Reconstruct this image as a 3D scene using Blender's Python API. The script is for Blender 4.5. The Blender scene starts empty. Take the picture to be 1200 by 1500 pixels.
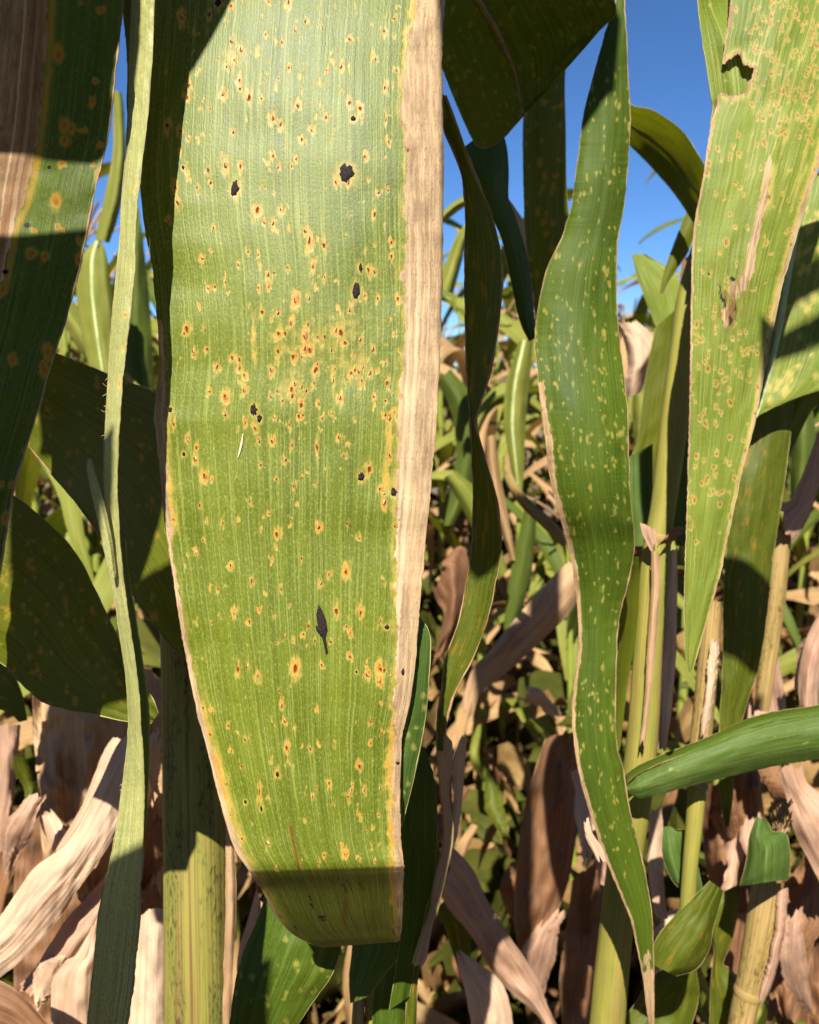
import bpy, math, random
import numpy as np
from mathutils import Vector, Matrix

# ------------------------------------------------------------------ camera, sky, sun, exposure
SC = bpy.context.scene
COL = SC.collection
CAM_Z, PITCH, HFOV = 1.5, -10.0, 54.0
cd = bpy.data.cameras.new('camera'); cam = bpy.data.objects.new('camera', cd); COL.objects.link(cam)
cam.location = (0, 0, CAM_Z); cam.rotation_euler = (math.radians(90 + PITCH), 0, 0)
cd.sensor_fit = 'HORIZONTAL'; cd.angle = math.radians(HFOV); cd.clip_start = 0.01; cd.clip_end = 4000
cd.dof.use_dof = True; cd.dof.focus_distance = 0.285; cd.dof.aperture_fstop = 22.0
SC.camera = cam
SUN_EL, SUN_AZ = 52.0, 12.0           # sun stands behind the camera, a little to the left
_e, _a = math.radians(SUN_EL), math.radians(SUN_AZ)
SUN = np.array([-math.sin(_a) * math.cos(_e), -math.cos(_a) * math.cos(_e), math.sin(_e)])
wd = bpy.data.worlds.new('World'); SC.world = wd; wd.use_nodes = True
nt = wd.node_tree; bg = nt.nodes['Background']
sky = nt.nodes.new('ShaderNodeTexSky'); sky.sky_type = 'NISHITA'; sky.sun_disc = False
sky.sun_elevation = _e; sky.sun_rotation = math.radians(180 + SUN_AZ)
sky.altitude = 3000; sky.air_density = 1.0; sky.dust_density = 0.0; sky.ozone_density = 10.0
hs = nt.nodes.new('ShaderNodeHueSaturation'); hs.inputs['Saturation'].default_value = 1.05       # deep autumn blue
nt.links.new(sky.outputs[0], hs.inputs['Color']); nt.links.new(hs.outputs[0], bg.inputs[0]); bg.inputs[1].default_value = 0.052
sl = bpy.data.lights.new('sun', 'SUN'); sl.energy = 5.0; sl.angle = math.radians(0.5); sl.color = (1.0, 0.975, 0.935)
so = bpy.data.objects.new('sun', sl); COL.objects.link(so)
so.rotation_euler = Vector(SUN).to_track_quat('Z', 'Y').to_euler(); so.location = (0, -3, 6)
vs = SC.view_settings; vs.view_transform = 'Standard'; vs.look = 'None'; vs.exposure = 1.55; vs.gamma = 1.0
vs.use_curve_mapping = False
SC.cycles.transparent_max_bounces = 16; SC.cycles.max_bounces = 4; SC.cycles.diffuse_bounces = 3; SC.cycles.glossy_bounces = 2; SC.cycles.transmission_bounces = 3

# ------------------------------------------------------------------ helpers
random.seed(7); RNG = np.random.default_rng(11)
W = 2 * math.tan(math.radians(HFOV / 2)); CP = np.array([0, 0, CAM_Z])
_p = math.radians(PITCH)
FWD = np.array([0, math.cos(_p), math.sin(_p)]); UP = np.array([0, -math.sin(_p), math.cos(_p)]); RT = np.array([1.0, 0, 0])

def P(x, y, d):
    """point seen at photo position (x, y) and standing d metres deep"""
    x = np.asarray(x, float)[..., None]; y = np.asarray(y, float)[..., None]; d = np.asarray(d, float)[..., None]
    k = W * d / 1200.0
    return CP + (x - 600) * k * RT + (750 - y) * k * UP + d * FWD

_T = RNG.random((256, 256))
def vn(x, y, s=0):
    """smooth value noise in 0..1"""
    x = np.asarray(x, float) + s * 37.17; y = np.asarray(y, float) + s * 91.7
    xi = np.floor(x).astype(int); yi = np.floor(y).astype(int); fx = x - xi; fy = y - yi
    fx = fx * fx * (3 - 2 * fx); fy = fy * fy * (3 - 2 * fy)
    a = _T[yi & 255, xi & 255]; b = _T[yi & 255, (xi + 1) & 255]; c = _T[(yi + 1) & 255, xi & 255]; e = _T[(yi + 1) & 255, (xi + 1) & 255]
    return (a * (1 - fx) + b * fx) * (1 - fy) + (c * (1 - fx) + e * fx) * fy
def fbm(x, y, s=0): return vn(x, y, s) * .55 + vn(x * 2.1, y * 2.1, s + 1) * .3 + vn(x * 4.3, y * 4.3, s + 2) * .15
def sm(a, b, x):
    t = np.clip((x - a) / (b - a), 0, 1); return t * t * (3 - 2 * t)

ALB = .62                             # overall reflectance of the plants
def lin(c):
    return tuple(ALB * w * ((v / 255) / 12.92 if v / 255 <= .04045 else ((v / 255 + .055) / 1.055) ** 2.4) for v, w in zip(c[:3], (1.0, .97, .88))) + (1,)

def tag(o, label=None, cat=None, group=None, kind=None):
    if label: o['label'] = label
    if cat: o['category'] = cat
    if group: o['group'] = group
    if kind: o['kind'] = kind
    return o
def empty(name, loc=(0, 0, 0)):
    o = bpy.data.objects.new(name, None); COL.objects.link(o); o.location = loc; o.empty_display_size = .02; return o
def mesh_np(name, v, f, mats, smooth=True, mi=None):
    me = bpy.data.meshes.new(name); v = np.asarray(v, np.float32); f = np.asarray(f, np.int32)
    n, k = f.shape
    me.vertices.add(len(v)); me.vertices.foreach_set('co', v.ravel())
    me.loops.add(n * k); me.loops.foreach_set('vertex_index', f.ravel())
    me.polygons.add(n); me.polygons.foreach_set('loop_start', np.arange(0, n * k, k, dtype=np.int32))
    me.polygons.foreach_set('use_smooth', np.full(n, smooth))
    if mi is not None: me.polygons.foreach_set('material_index', np.asarray(mi, np.int32))
    for m in (mats if isinstance(mats, (list, tuple)) else [mats]): me.materials.append(m)
    me.update(calc_edges=True)
    return me
def put(name, me, parent=None, loc=(0, 0, 0)):
    o = bpy.data.objects.new(name, me); COL.objects.link(o); o.location = loc
    if parent: o.parent = parent
    return o
def set_uv(me, uv):
    l = me.uv_layers.new(name='UVMap'); idx = np.empty(len(me.loops), np.int32); me.loops.foreach_get('vertex_index', idx)
    l.data.foreach_set('uv', np.asarray(uv, np.float32)[idx].ravel())
    set_mask(me, np.zeros((len(me.vertices), 4)))
def set_mask(me, m):
    a = me.attributes.get('marks') or me.attributes.new('marks', 'FLOAT_COLOR', 'POINT'); a.data.foreach_set('color', np.asarray(m, np.float32).ravel())
def grid_faces(nv, nu, keep=None, closed=False):
    i = np.arange(nv - 1)[:, None]; j = np.arange(nu if closed else nu - 1)[None, :]; j2 = (j + 1) % nu
    f = np.stack([i * nu + j, i * nu + j2, (i + 1) * nu + j2, (i + 1) * nu + j], -1).reshape(-1, 4)
    return f if keep is None else f[keep.reshape(-1)]
def cr(keys, t):
    """Catmull-Rom through rows of keys at parameters t in 0..n-1"""
    K = np.asarray(keys, float); n = len(K); K = np.vstack([2 * K[0] - K[1], K, 2 * K[-1] - K[-2]])
    i = np.clip(np.floor(t).astype(int), 0, n - 2); f = (t - i)[:, None]
    a, b, c, d = K[i], K[i + 1], K[i + 2], K[i + 3]
    return .5 * (2 * b + (c - a) * f + (2 * a - 5 * b + 4 * c - d) * f ** 2 + (3 * b - a - 3 * c + d) * f ** 3)

# ------------------------------------------------------------------ materials
class NG:
    def __init__(s, name):
        s.m = bpy.data.materials.new(name); s.m.use_nodes = True; s.t = s.m.node_tree; s.t.nodes.clear()
        s.out = s.n('ShaderNodeOutputMaterial')
    def n(s, ty, **kw):
        o = s.t.nodes.new(ty)
        for k, v in kw.items(): setattr(o, k, v)
        return o
    def inp(s, sock, v):
        if v is None: return
        if isinstance(v, bpy.types.NodeSocket): s.t.links.new(v, sock)
        else: sock.default_value = v
    def math(s, op, a, b=None, c=None, clamp=False):
        o = s.n('ShaderNodeMath', operation=op, use_clamp=clamp); s.inp(o.inputs[0], a); s.inp(o.inputs[1], b)
        if c is not None: s.inp(o.inputs[2], c)
        return o.outputs[0]
    def mix(s, f, a, b, mode='MIX'):
        o = s.n('ShaderNodeMix', data_type='RGBA', blend_type=mode); s.inp(o.inputs[0], f); s.inp(o.inputs[6], a); s.inp(o.inputs[7], b)
        return o.outputs[2]
    def noise(s, vec, scale, detail=2, rough=.5):
        o = s.n('ShaderNodeTexNoise'); s.inp(o.inputs['Vector'], vec); o.inputs['Scale'].default_value = scale
        o.inputs['Detail'].default_value = detail; o.inputs['Roughness'].default_value = rough; return o.outputs['Fac']
    def ramp(s, f, a, b):
        o = s.n('ShaderNodeMapRange', interpolation_type='SMOOTHSTEP'); s.inp(o.inputs[0], f); o.inputs[1].default_value = a; o.inputs[2].default_value = b
        return o.outputs[0]
    def vmul(s, v, k):
        o = s.n('ShaderNodeVectorMath', operation='MULTIPLY'); s.inp(o.inputs[0], v); o.inputs[1].default_value = k; return o.outputs[0]

def leaf_mat(name, g1, g2, pale, dry1=(214, 184, 140), dry2=(160, 122, 84), halo=(226, 176, 62), vein=1.0, gloss=.5, trans=.28,
             tcol=None, blotch=None, blotch_amt=0.0, spec=.2, grain=1.0, cell=900.0):
    g1, g2, pale = (g1[0], g1[1], g1[2] * .78), (g2[0], g2[1], g2[2] * .78), (pale[0], pale[1], pale[2] * .92)
    g = NG(name); uv = g.n('ShaderNodeUVMap', uv_map='UVMap').outputs[0]
    at = g.n('ShaderNodeAttribute', attribute_name='marks'); sp = g.n('ShaderNodeSeparateColor'); g.inp(sp.inputs[0], at.outputs['Color'])
    rnd = g.n('ShaderNodeObjectInfo').outputs['Random']
    off = g.n('ShaderNodeVectorMath', operation='ADD'); g.inp(off.inputs[0], uv)
    cmb = g.n('ShaderNodeCombineXYZ'); g.inp(cmb.inputs[2], rnd); g.inp(off.inputs[1], cmb.outputs[0]); v = off.outputs[0]
    big = g.noise(g.vmul(v, (30, 14, 20)), 1, 2)
    vn1 = g.noise(g.vmul(v, (820 * vein, 3.5, 20)), 1, 2, .6)
    vn2 = g.noise(g.vmul(v, (1700 * vein, 22, 20)), 1, 2, .6)
    fine = g.noise(g.vmul(v, (cell * 1.5, cell, 20)), 1, 2, .6)
    med = g.noise(g.vmul(v, (500, 160, 20)), 1, 2)
    col = g.mix(g.ramp(big, .3, .7), lin(g1), lin(g2))
    dk = tuple(c * .62 for c in g1)
    col = g.mix(g.math('MULTIPLY', g.ramp(vn1, .52, .34), .34), col, lin(dk))
    col = g.mix(g.math('MULTIPLY', g.ramp(vn2, .5, .68), .42), col, lin(pale))
    col = g.mix(g.math('MULTIPLY', g.ramp(fine, .52, .74), .38 * grain), col, lin(pale))
    col = g.mix(g.math('MULTIPLY', g.ramp(fine, .46, .26), .30 * grain), col, lin(dk))
    if blotch:
        bl = g.noise(g.vmul(v, (260, 70, 20)), 1, 3, .6)
        col = g.mix(g.math('MULTIPLY', g.ramp(bl, .56, .68), blotch_amt), col, lin(blotch))
    # dry tissue, rust halos, pustule cores and black spots come from the marks attribute
    hraw = g.math('ADD', sp.outputs[1], g.math('MULTIPLY', g.math('SUBTRACT', med, .5), .45))
    h = g.ramp(hraw, .08, .62); outer = tuple(.55 * a_ + .45 * b_ for a_, b_ in zip(halo, pale))
    hc = g.mix(g.ramp(hraw, .3, .95), lin(outer), lin((halo[0], halo[1] * .88, halo[2] * .72)))
    hc = g.mix(g.math('MULTIPLY', g.ramp(fine, .5, .72), .5), hc, lin(tuple(min(255, c * 1.15) for c in pale)))
    col = g.mix(g.math('MULTIPLY', h, .9), col, hc)
    dn = g.noise(g.vmul(v, (900, 60, 20)), 1, 3, .65); ds = g.noise(g.vmul(v, (1600, 900, 20)), 1, 2, .6)
    dc = g.mix(g.ramp(dn, .3, .7), lin(dry1), lin(dry2)); dc = g.mix(g.math('MULTIPLY', g.ramp(ds, .55, .75), .5), dc, lin(tuple(c * .6 for c in dry2)))
    dc = g.mix(g.math('MULTIPLY', g.ramp(big, .4, .7), .3), dc, lin(tuple(min(255, c * 1.15) for c in dry1)))
    dbl = g.noise(g.vmul(v, (170, 60, 20)), 1, 3, .65); dc = g.mix(g.math('MULTIPLY', g.ramp(dbl, .48, .68), .55), dc, lin((dry2[0] * .84, dry2[1] * .84, dry2[2] * .86)))
    dcr = g.noise(g.vmul(v, (330, 1.6, 20)), 1, 1); dc = g.mix(g.math('MULTIPLY', g.ramp(dcr, .6, .68), .6), dc, lin((236, 214, 176)))
    dm = g.ramp(g.math('ADD', sp.outputs[0], g.math('MULTIPLY', g.math('SUBTRACT', fine, .5), .25)), .38, .62)
    col = g.mix(dm, col, dc)
    col = g.mix(g.math('MULTIPLY', sp.outputs[2], .9), col, g.mix(fine, lin((146, 74, 28)), lin((96, 44, 18))))
    col = g.mix(g.ramp(at.outputs['Alpha'], .3, .7), col, lin((30, 24, 26)))
    hgt = g.math('ADD', g.math('MULTIPLY', vn1, .55), g.math('ADD', g.math('MULTIPLY', vn2, .6), g.math('MULTIPLY', fine, .55)))
    hgt = g.math('ADD', hgt, g.math('MULTIPLY', h, .5))
    bp = g.n('ShaderNodeBump'); bp.inputs['Strength'].default_value = .55; bp.inputs['Distance'].default_value = .00035; g.inp(bp.inputs['Height'], hgt)
    pb = g.n('ShaderNodeBsdfPrincipled'); g.inp(pb.inputs['Base Color'], col); g.inp(pb.inputs['Normal'], bp.outputs[0])
    g.inp(pb.inputs['Roughness'], g.math('ADD', g.math('MULTIPLY', fine, .25), g.math('ADD', g.math('MULTIPLY', dm, .25), gloss - .1)))
    pb.inputs['Specular IOR Level'].default_value = spec
    tr = g.n('ShaderNodeBsdfTranslucent'); tc = g.mix(1.0, col, tcol or (1.0, .95, .35, 1), 'MULTIPLY'); g.inp(tr.inputs[0], tc); g.inp(tr.inputs['Normal'], bp.outputs[0])
    mx = g.n('ShaderNodeMixShader'); mx.inputs[0].default_value = trans; g.t.links.new(pb.outputs[0], mx.inputs[1]); g.t.links.new(tr.outputs[0], mx.inputs[2])
    g.t.links.new(mx.outputs[0], g.out.inputs[0])
    return g.m

def far_mat(name, a, b, c, trans=.3, tint=(1, .95, .35, 1), rough=.45):
    g = NG(name); uv = g.n('ShaderNodeUVMap', uv_map='UVMap').outputs[0]; rnd = g.n('ShaderNodeObjectInfo').outputs['Random']
    off = g.n('ShaderNodeVectorMath', operation='ADD'); cmb = g.n('ShaderNodeCombineXYZ'); g.inp(cmb.inputs[2], rnd); g.inp(off.inputs[0], uv); g.inp(off.inputs[1], cmb.outputs[0])
    n1 = g.noise(g.vmul(off.outputs[0], (160, 12, 40)), 1, 2, .6)
    col = g.mix(g.ramp(n1, .3, .6), lin(a), lin(b)); col = g.mix(g.ramp(n1, .62, .75), col, lin(c)); col = g.mix(g.math('MULTIPLY', rnd, .5), col, lin(b))
    pb = g.n('ShaderNodeBsdfPrincipled'); g.inp(pb.inputs['Base Color'], col); pb.inputs['Roughness'].default_value = max(rough, .6); pb.inputs['Specular IOR Level'].default_value = .15
    tr = g.n('ShaderNodeBsdfTranslucent'); g.inp(tr.inputs[0], g.mix(1.0, col, tint, 'MULTIPLY'))
    mx = g.n('ShaderNodeMixShader'); mx.inputs[0].default_value = trans; g.t.links.new(pb.outputs[0], mx.inputs[1]); g.t.links.new(tr.outputs[0], mx.inputs[2])
    g.t.links.new(mx.outputs[0], g.out.inputs[0]); return g.m

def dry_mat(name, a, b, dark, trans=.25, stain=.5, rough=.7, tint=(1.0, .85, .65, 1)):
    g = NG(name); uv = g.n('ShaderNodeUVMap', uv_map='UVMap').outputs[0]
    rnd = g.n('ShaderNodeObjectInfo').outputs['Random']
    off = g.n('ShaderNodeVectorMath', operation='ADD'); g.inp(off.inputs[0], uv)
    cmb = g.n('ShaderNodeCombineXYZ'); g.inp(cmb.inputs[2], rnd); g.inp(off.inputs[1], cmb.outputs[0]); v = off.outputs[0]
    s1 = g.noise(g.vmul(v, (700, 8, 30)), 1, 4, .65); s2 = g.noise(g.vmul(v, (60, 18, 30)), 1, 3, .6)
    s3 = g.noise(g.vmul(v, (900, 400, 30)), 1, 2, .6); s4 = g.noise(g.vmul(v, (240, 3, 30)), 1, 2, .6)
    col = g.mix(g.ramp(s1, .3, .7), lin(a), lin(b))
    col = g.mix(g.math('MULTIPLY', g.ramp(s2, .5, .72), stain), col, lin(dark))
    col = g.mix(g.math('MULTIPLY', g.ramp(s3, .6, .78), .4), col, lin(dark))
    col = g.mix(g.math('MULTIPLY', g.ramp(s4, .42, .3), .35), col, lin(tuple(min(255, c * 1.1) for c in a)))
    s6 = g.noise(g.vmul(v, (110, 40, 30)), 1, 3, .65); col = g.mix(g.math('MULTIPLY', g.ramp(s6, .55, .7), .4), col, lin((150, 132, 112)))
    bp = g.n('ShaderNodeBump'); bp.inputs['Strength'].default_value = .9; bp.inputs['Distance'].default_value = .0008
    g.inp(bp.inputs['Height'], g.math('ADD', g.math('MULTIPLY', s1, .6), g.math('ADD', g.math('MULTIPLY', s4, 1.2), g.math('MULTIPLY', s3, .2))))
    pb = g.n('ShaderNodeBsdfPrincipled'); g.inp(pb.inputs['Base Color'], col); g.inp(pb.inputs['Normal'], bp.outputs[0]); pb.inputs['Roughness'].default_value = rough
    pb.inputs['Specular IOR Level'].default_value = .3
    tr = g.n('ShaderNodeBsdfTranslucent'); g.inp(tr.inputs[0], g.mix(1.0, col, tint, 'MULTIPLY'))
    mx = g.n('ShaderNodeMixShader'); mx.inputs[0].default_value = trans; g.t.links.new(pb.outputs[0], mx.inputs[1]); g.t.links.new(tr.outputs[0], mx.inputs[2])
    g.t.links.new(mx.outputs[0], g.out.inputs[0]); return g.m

def plain_mat(name, a, b, scale=900., rough=.6, bump=.3, spec=.4):
    g = NG(name); tc = g.n('ShaderNodeTexCoord').outputs['Object']; n = g.noise(tc, scale, 3, .6)
    pb = g.n('ShaderNodeBsdfPrincipled'); g.inp(pb.inputs['Base Color'], g.mix(g.ramp(n, .3, .7), lin(a), lin(b))); pb.inputs['Roughness'].default_value = rough
    pb.inputs['Specular IOR Level'].default_value = spec
    bp = g.n('ShaderNodeBump'); bp.inputs['Strength'].default_value = bump; bp.inputs['Distance'].default_value = .0005; g.inp(bp.inputs['Height'], n); g.inp(pb.inputs['Normal'], bp.outputs[0])
    g.t.links.new(pb.outputs[0], g.out.inputs[0]); return g.m

def stalk_mat(name, a, b, streak, samt=.4, spot=None):
    g = NG(name); uv = g.n('ShaderNodeUVMap', uv_map='UVMap').outputs[0]
    s1 = g.noise(g.vmul(uv, (480, 5, 1)), 1, 3, .6); s2 = g.noise(g.vmul(uv, (90, 14, 1)), 1, 3, .6); s3 = g.noise(g.vmul(uv, (700, 220, 1)), 1, 2)
    s5 = g.noise(g.vmul(uv, (1300, 10, 1)), 1, 2)
    col = g.mix(g.ramp(s2, .35, .65), lin(a), lin(b))
    col = g.mix(g.math('MULTIPLY', g.ramp(s1, .48, .66), samt), col, lin(streak))
    col = g.mix(g.math('MULTIPLY', g.ramp(s5, .5, .7), .35), col, lin(tuple(min(255, c * 1.2) for c in a)))
    if spot:
        col = g.mix(g.math('MULTIPLY', g.math('MULTIPLY', g.ramp(s3, .5, .64), g.ramp(s2, .42, .6)), .7), col, lin(spot))
    bp = g.n('ShaderNodeBump'); bp.inputs['Strength'].default_value = .6; bp.inputs['Distance'].default_value = .0006; g.inp(bp.inputs['Height'], g.math('ADD', s1, g.math('MULTIPLY', s5, .6)))
    pb = g.n('ShaderNodeBsdfPrincipled'); g.inp(pb.inputs['Base Color'], col); g.inp(pb.inputs['Normal'], bp.outputs[0]); pb.inputs['Roughness'].default_value = .6; pb.inputs['Specular IOR Level'].default_value = .12
    g.t.links.new(pb.outputs[0], g.out.inputs[0]); return g.m

M = {}
M['main'] = leaf_mat('rusted_leaf', (106, 120, 32), (121, 133, 41), (186, 189, 108), dry1=(214, 184, 142), dry2=(166, 132, 98), halo=(224, 172, 76), gloss=.46, spec=.27)
M['pale'] = leaf_mat('pale_leaf', (112, 130, 46), (132, 146, 58), (198, 198, 124), dry1=(214, 184, 142), dry2=(164, 128, 92), halo=(212, 180, 92), vein=.8, gloss=.52, grain=.6)
M['green'] = leaf_mat('green_leaf', (70, 92, 24), (88, 106, 32), (122, 138, 66), halo=(190, 168, 72), gloss=.52, grain=.6, spec=.14)
M['deep'] = leaf_mat('deep_leaf', (100, 110, 26), (116, 122, 34), (138, 146, 64), halo=(206, 150, 44), gloss=.5, grain=.5, trans=.45, spec=.15)
M['rolled'] = leaf_mat('rolled_leaf', (80, 104, 50), (96, 118, 62), (140, 152, 104), halo=(190, 172, 96), gloss=.5, grain=.7, vein=.7, spec=.14)
M['teal'] = leaf_mat('bluish_leaf', (78, 104, 50), (92, 116, 62), (128, 148, 96), halo=(196, 184, 96), gloss=.52, grain=.5, spec=.14)
M['olive'] = leaf_mat('spotted_leaf', (92, 104, 24), (104, 114, 36), (136, 142, 66), halo=(196, 156, 60), blotch=(178, 132, 46), blotch_amt=.6, trans=.42, gloss=.52)
M['edge_on'] = leaf_mat('thin_leaf', (166, 168, 126), (182, 182, 142), (232, 226, 194), gloss=.35, vein=1.6)
M['far'] = far_mat('row_leaf', (112, 124, 42), (144, 146, 64), (190, 170, 100))
M['far_green'] = far_mat('row_leaf_green', (78, 96, 32), (96, 110, 42), (140, 136, 66))
M['far_dry'] = far_mat('row_leaf_dry', (206, 172, 122), (180, 142, 98), (146, 104, 66), .25, (1, .85, .6, 1), .7)
M['far_brown'] = far_mat('row_leaf_brown', (158, 116, 78), (130, 90, 58), (96, 62, 40), .25, (1, .8, .5, 1), .7)
M['weed'] = far_mat('weed_leaf', (70, 78, 26), (98, 98, 38), (146, 126, 66))
M['straw'] = far_mat('straw', (196, 160, 104), (150, 116, 70), (112, 84, 52), .2, (1, .85, .6, 1), .7)
M['dry'] = dry_mat('dry_leaf', (212, 176, 134), (184, 144, 104), (138, 94, 60))
M['husk'] = dry_mat('pale_husk', (230, 198, 168), (208, 168, 136), (164, 118, 88), trans=.2)
M['pink'] = dry_mat('pinkish_dry_leaf', (214, 174, 146), (184, 140, 112), (132, 88, 64), trans=.25)
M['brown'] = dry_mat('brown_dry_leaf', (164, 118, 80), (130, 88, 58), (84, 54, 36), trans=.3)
M['margin'] = plain_mat('leaf_margin_pale', (168, 160, 100), (128, 118, 62), 90, .6)
M['margin_tan'] = plain_mat('leaf_margin_tan', (180, 146, 102), (122, 90, 56), 90, .75)
M['rib'] = plain_mat('midrib_pale', (196, 202, 140), (170, 182, 112), 300, .45)
M['rib_tan'] = plain_mat('midrib_tan', (140, 128, 74), (112, 96, 56), 300, .5)
M['rust'] = plain_mat('rust_powder', (152, 78, 28), (104, 50, 20), 3000, .9, .8, .1)
M['rustrim'] = plain_mat('rust_rim', (222, 150, 60), (188, 104, 36), 2500, .7, .5, .2)
M['flap'] = plain_mat('torn_epidermis', (246, 228, 194), (222, 188, 140), 2500, .5, .4, .5)
M['black'] = plain_mat('black_spot', (52, 38, 36), (20, 14, 13), 1800, .7, .8, .14)
M['stalk_lime'] = stalk_mat('stalk_lime', (146, 138, 68), (116, 120, 54), (118, 82, 56), .85, (60, 42, 38))
M['stalk_yellow'] = stalk_mat('stalk_yellow', (150, 142, 64), (126, 128, 56), (150, 116, 76), .75)
M['stalk_green'] = stalk_mat('stalk_green', (126, 138, 54), (150, 166, 66), (176, 160, 90), .4)
M['stalk_tan'] = stalk_mat('stalk_tan', (168, 140, 90), (140, 122, 64), (110, 78, 50), .7, (84, 58, 40))

# ------------------------------------------------------------------ ribbon leaves
def tube(pts, rad, n=6, flat=1.0):
    """tube mesh arrays along pts; rad scalar or per point"""
    pts = np.asarray(pts, float); m = len(pts); rad = np.broadcast_to(np.asarray(rad, float), (m,))
    t = np.gradient(pts, axis=0); t /= np.linalg.norm(t, axis=1, keepdims=True) + 1e-12
    ref = np.array([0, 0, 1.0]) if abs(t[:, 2]).mean() < .8 else np.array([0, 1.0, 0])
    a = np.cross(t, ref); a /= np.linalg.norm(a, axis=1, keepdims=True) + 1e-12; b = np.cross(t, a)
    th = np.linspace(0, 2 * np.pi, n, endpoint=False)
    v = pts[:, None] + rad[:, None, None] * (np.cos(th)[None, :, None] * a[:, None] + flat * np.sin(th)[None, :, None] * b[:, None])
    return v.reshape(-1, 3), grid_faces(m, n, closed=True)

def parse(st):
    out = []
    for s in st.strip().strip(';').split(';'):
        q = [float(z) for z in s.split()]
        out.append(q if len(q) == 6 else q + [q[4]])
    return np.array(out)

class Leaf: pass
def ribbon(name, label, mat, st, cat='leaf', group=None, step=5.0, bulge=-.003, rip=.002, ripf=.012, jag=.6, fold=0.0, marks=None, hole=None,
           margin='margin', mrad=.00018, rib=None, ribr=.0012, ribu=.5, shift=None, seed=None, thing=True, wave=0.0, part='blade', sides=(0, -1), crease=None, tear=None):
    """a leaf blade through stations  xl yl xr yr d [dr]  (left and right edge, depth)"""
    K = parse(st); n = len(K); seed = random.randint(0, 90) if seed is None else seed
    cx = (K[:, 0] + K[:, 2]) / 2; cy = (K[:, 1] + K[:, 3]) / 2
    ln = np.hypot(np.diff(cx), np.diff(cy)) + 200 * np.abs(np.diff(K[:, 4])) / .3; wd_ = np.hypot(K[:, 0] - K[:, 2], K[:, 1] - K[:, 3]).max()
    nv = max(10, int(ln.sum() / step)); nu = max(6, int(wd_ / step))
    s = np.concatenate([[0], np.cumsum(ln)]); t = np.interp(np.linspace(0, s[-1], nv), s, np.arange(n))
    isdry = mat in ('dry', 'husk', 'pink', 'brown'); crease = (.0010 if isdry else 0.0) if crease is None else crease; tear = (16.0 if isdry else 0.0) if tear is None else tear
    u = np.linspace(0, 1, nu)[None, :]; vv = np.linspace(0, s[-1], nv)[:, None]
    te = tear / s[-1] * (fbm(u * 5, u * 0 + 2, seed + 30) * 1.6 + vn(u * 17, u * 0, seed + 31) * .7 - .5); tb = tear / s[-1] * (fbm(u * 5, u * 0 + 7, seed + 33) * 1.6 - .5)
    f01 = vv / s[-1]; f01 = np.clip(tb + f01 * (1 - te - tb), 0, 1) if tear else np.broadcast_to(f01, (nv, nu))
    tt = np.interp((f01 * s[-1]).ravel(), s, np.arange(n)); kk = cr(K, tt).reshape(nv, nu, 6)
    jl = (fbm(vv / 22, vv * 0 + 3, seed) - .5) * 4.5 * jag * vn(vv / 90, vv * 0 + 1, seed + 6) + (vn(vv / 3.3, vv * 0, seed + 5) - .5) * 2.2 * jag * vn(vv / 45, vv * 0 + 2, seed + 7)
    jr = (fbm(vv / 22, vv * 0 + 9, seed) - .5) * 4.5 * jag * vn(vv / 90, vv * 0 + 5, seed + 6) + (vn(vv / 3.3, vv * 0 + 4, seed + 5) - .5) * 2.2 * jag * vn(vv / 45, vv * 0 + 8, seed + 7)
    nx = kk[..., 2] - kk[..., 0]; ny = kk[..., 3] - kk[..., 1]; nl = np.hypot(nx, ny) + 1e-6; nx, ny = nx / nl, ny / nl
    xl, yl = kk[..., 0] + nx * jl, kk[..., 1] + ny * jl; xr, yr = kk[..., 2] + nx * jr, kk[..., 3] + ny * jr
    X = xl * (1 - u) + xr * u; Y = yl * (1 - u) + yr * u
    w01 = np.clip(nl / (wd_ + 1e-6), .05, 1)
    D = kk[..., 4] * (1 - u) + kk[..., 5] * u + bulge * 4 * u * (1 - u) * w01 + fold * np.abs(2 * u - 1) * w01
    D = D + rip * (fbm(u * 2.2 + 5, vv * ripf, seed + 9) - .5) * 2 + wave * (np.abs(2 * u - 1) ** 2) * (fbm(u * 1.0, vv * ripf * 2.3, seed + 14) - .5) * 2
    if crease: D = D + crease * w01 * (np.abs(fbm(u * 5.5 + vv * .0016, vv * .004, seed + 40) - .5) * 5 + .8 * (vn(u * 13, vv * .01, seed + 41) - .5) + .55 * (vn(u * 16, vv * .05, seed + 45) - .5)) + crease * 1.6 * w01 * np.abs(2 * u - 1) ** 4 * (vn(vv * .012, vv * 0 + (u > .5), seed + 43) - .3)
    V = P(X, Y, D)
    if shift is not None: V = V + shift
    base = V[0].mean(0)
    L = Leaf(); L.X, L.Y, L.V, L.nu, L.nv = X, Y, V, nu, nv
    cen = V[:, nu // 2]; dv = np.concatenate([[0], np.cumsum(np.linalg.norm(np.diff(cen, axis=0), axis=1))])
    wm = np.linalg.norm(V[:, -1] - V[:, 0], axis=1).max()
    uv = np.stack([np.broadcast_to((u - .5) * wm, X.shape), np.broadcast_to(dv[:, None], X.shape)], -1).reshape(-1, 2)
    keep = None
    if hole is not None:
        hm = hole(X, Y); keep = ~(hm[:-1, :-1] & hm[1:, 1:] & hm[1:, :-1] & hm[:-1, 1:])
    root = tag(empty(name, base), label, cat, group) if thing is True else thing
    b0 = base if thing is True else np.array(root.location)
    me = mesh_np(part, (V - b0).reshape(-1, 3), grid_faces(nv, nu, keep), M[mat]); set_uv(me, uv)
    if marks is not None: set_mask(me, marks(X, Y, np.broadcast_to(u, X.shape)).reshape(-1, 4))
    blade = put(part, me, root); L.root, L.blade, L.b0 = root, blade, b0
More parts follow.
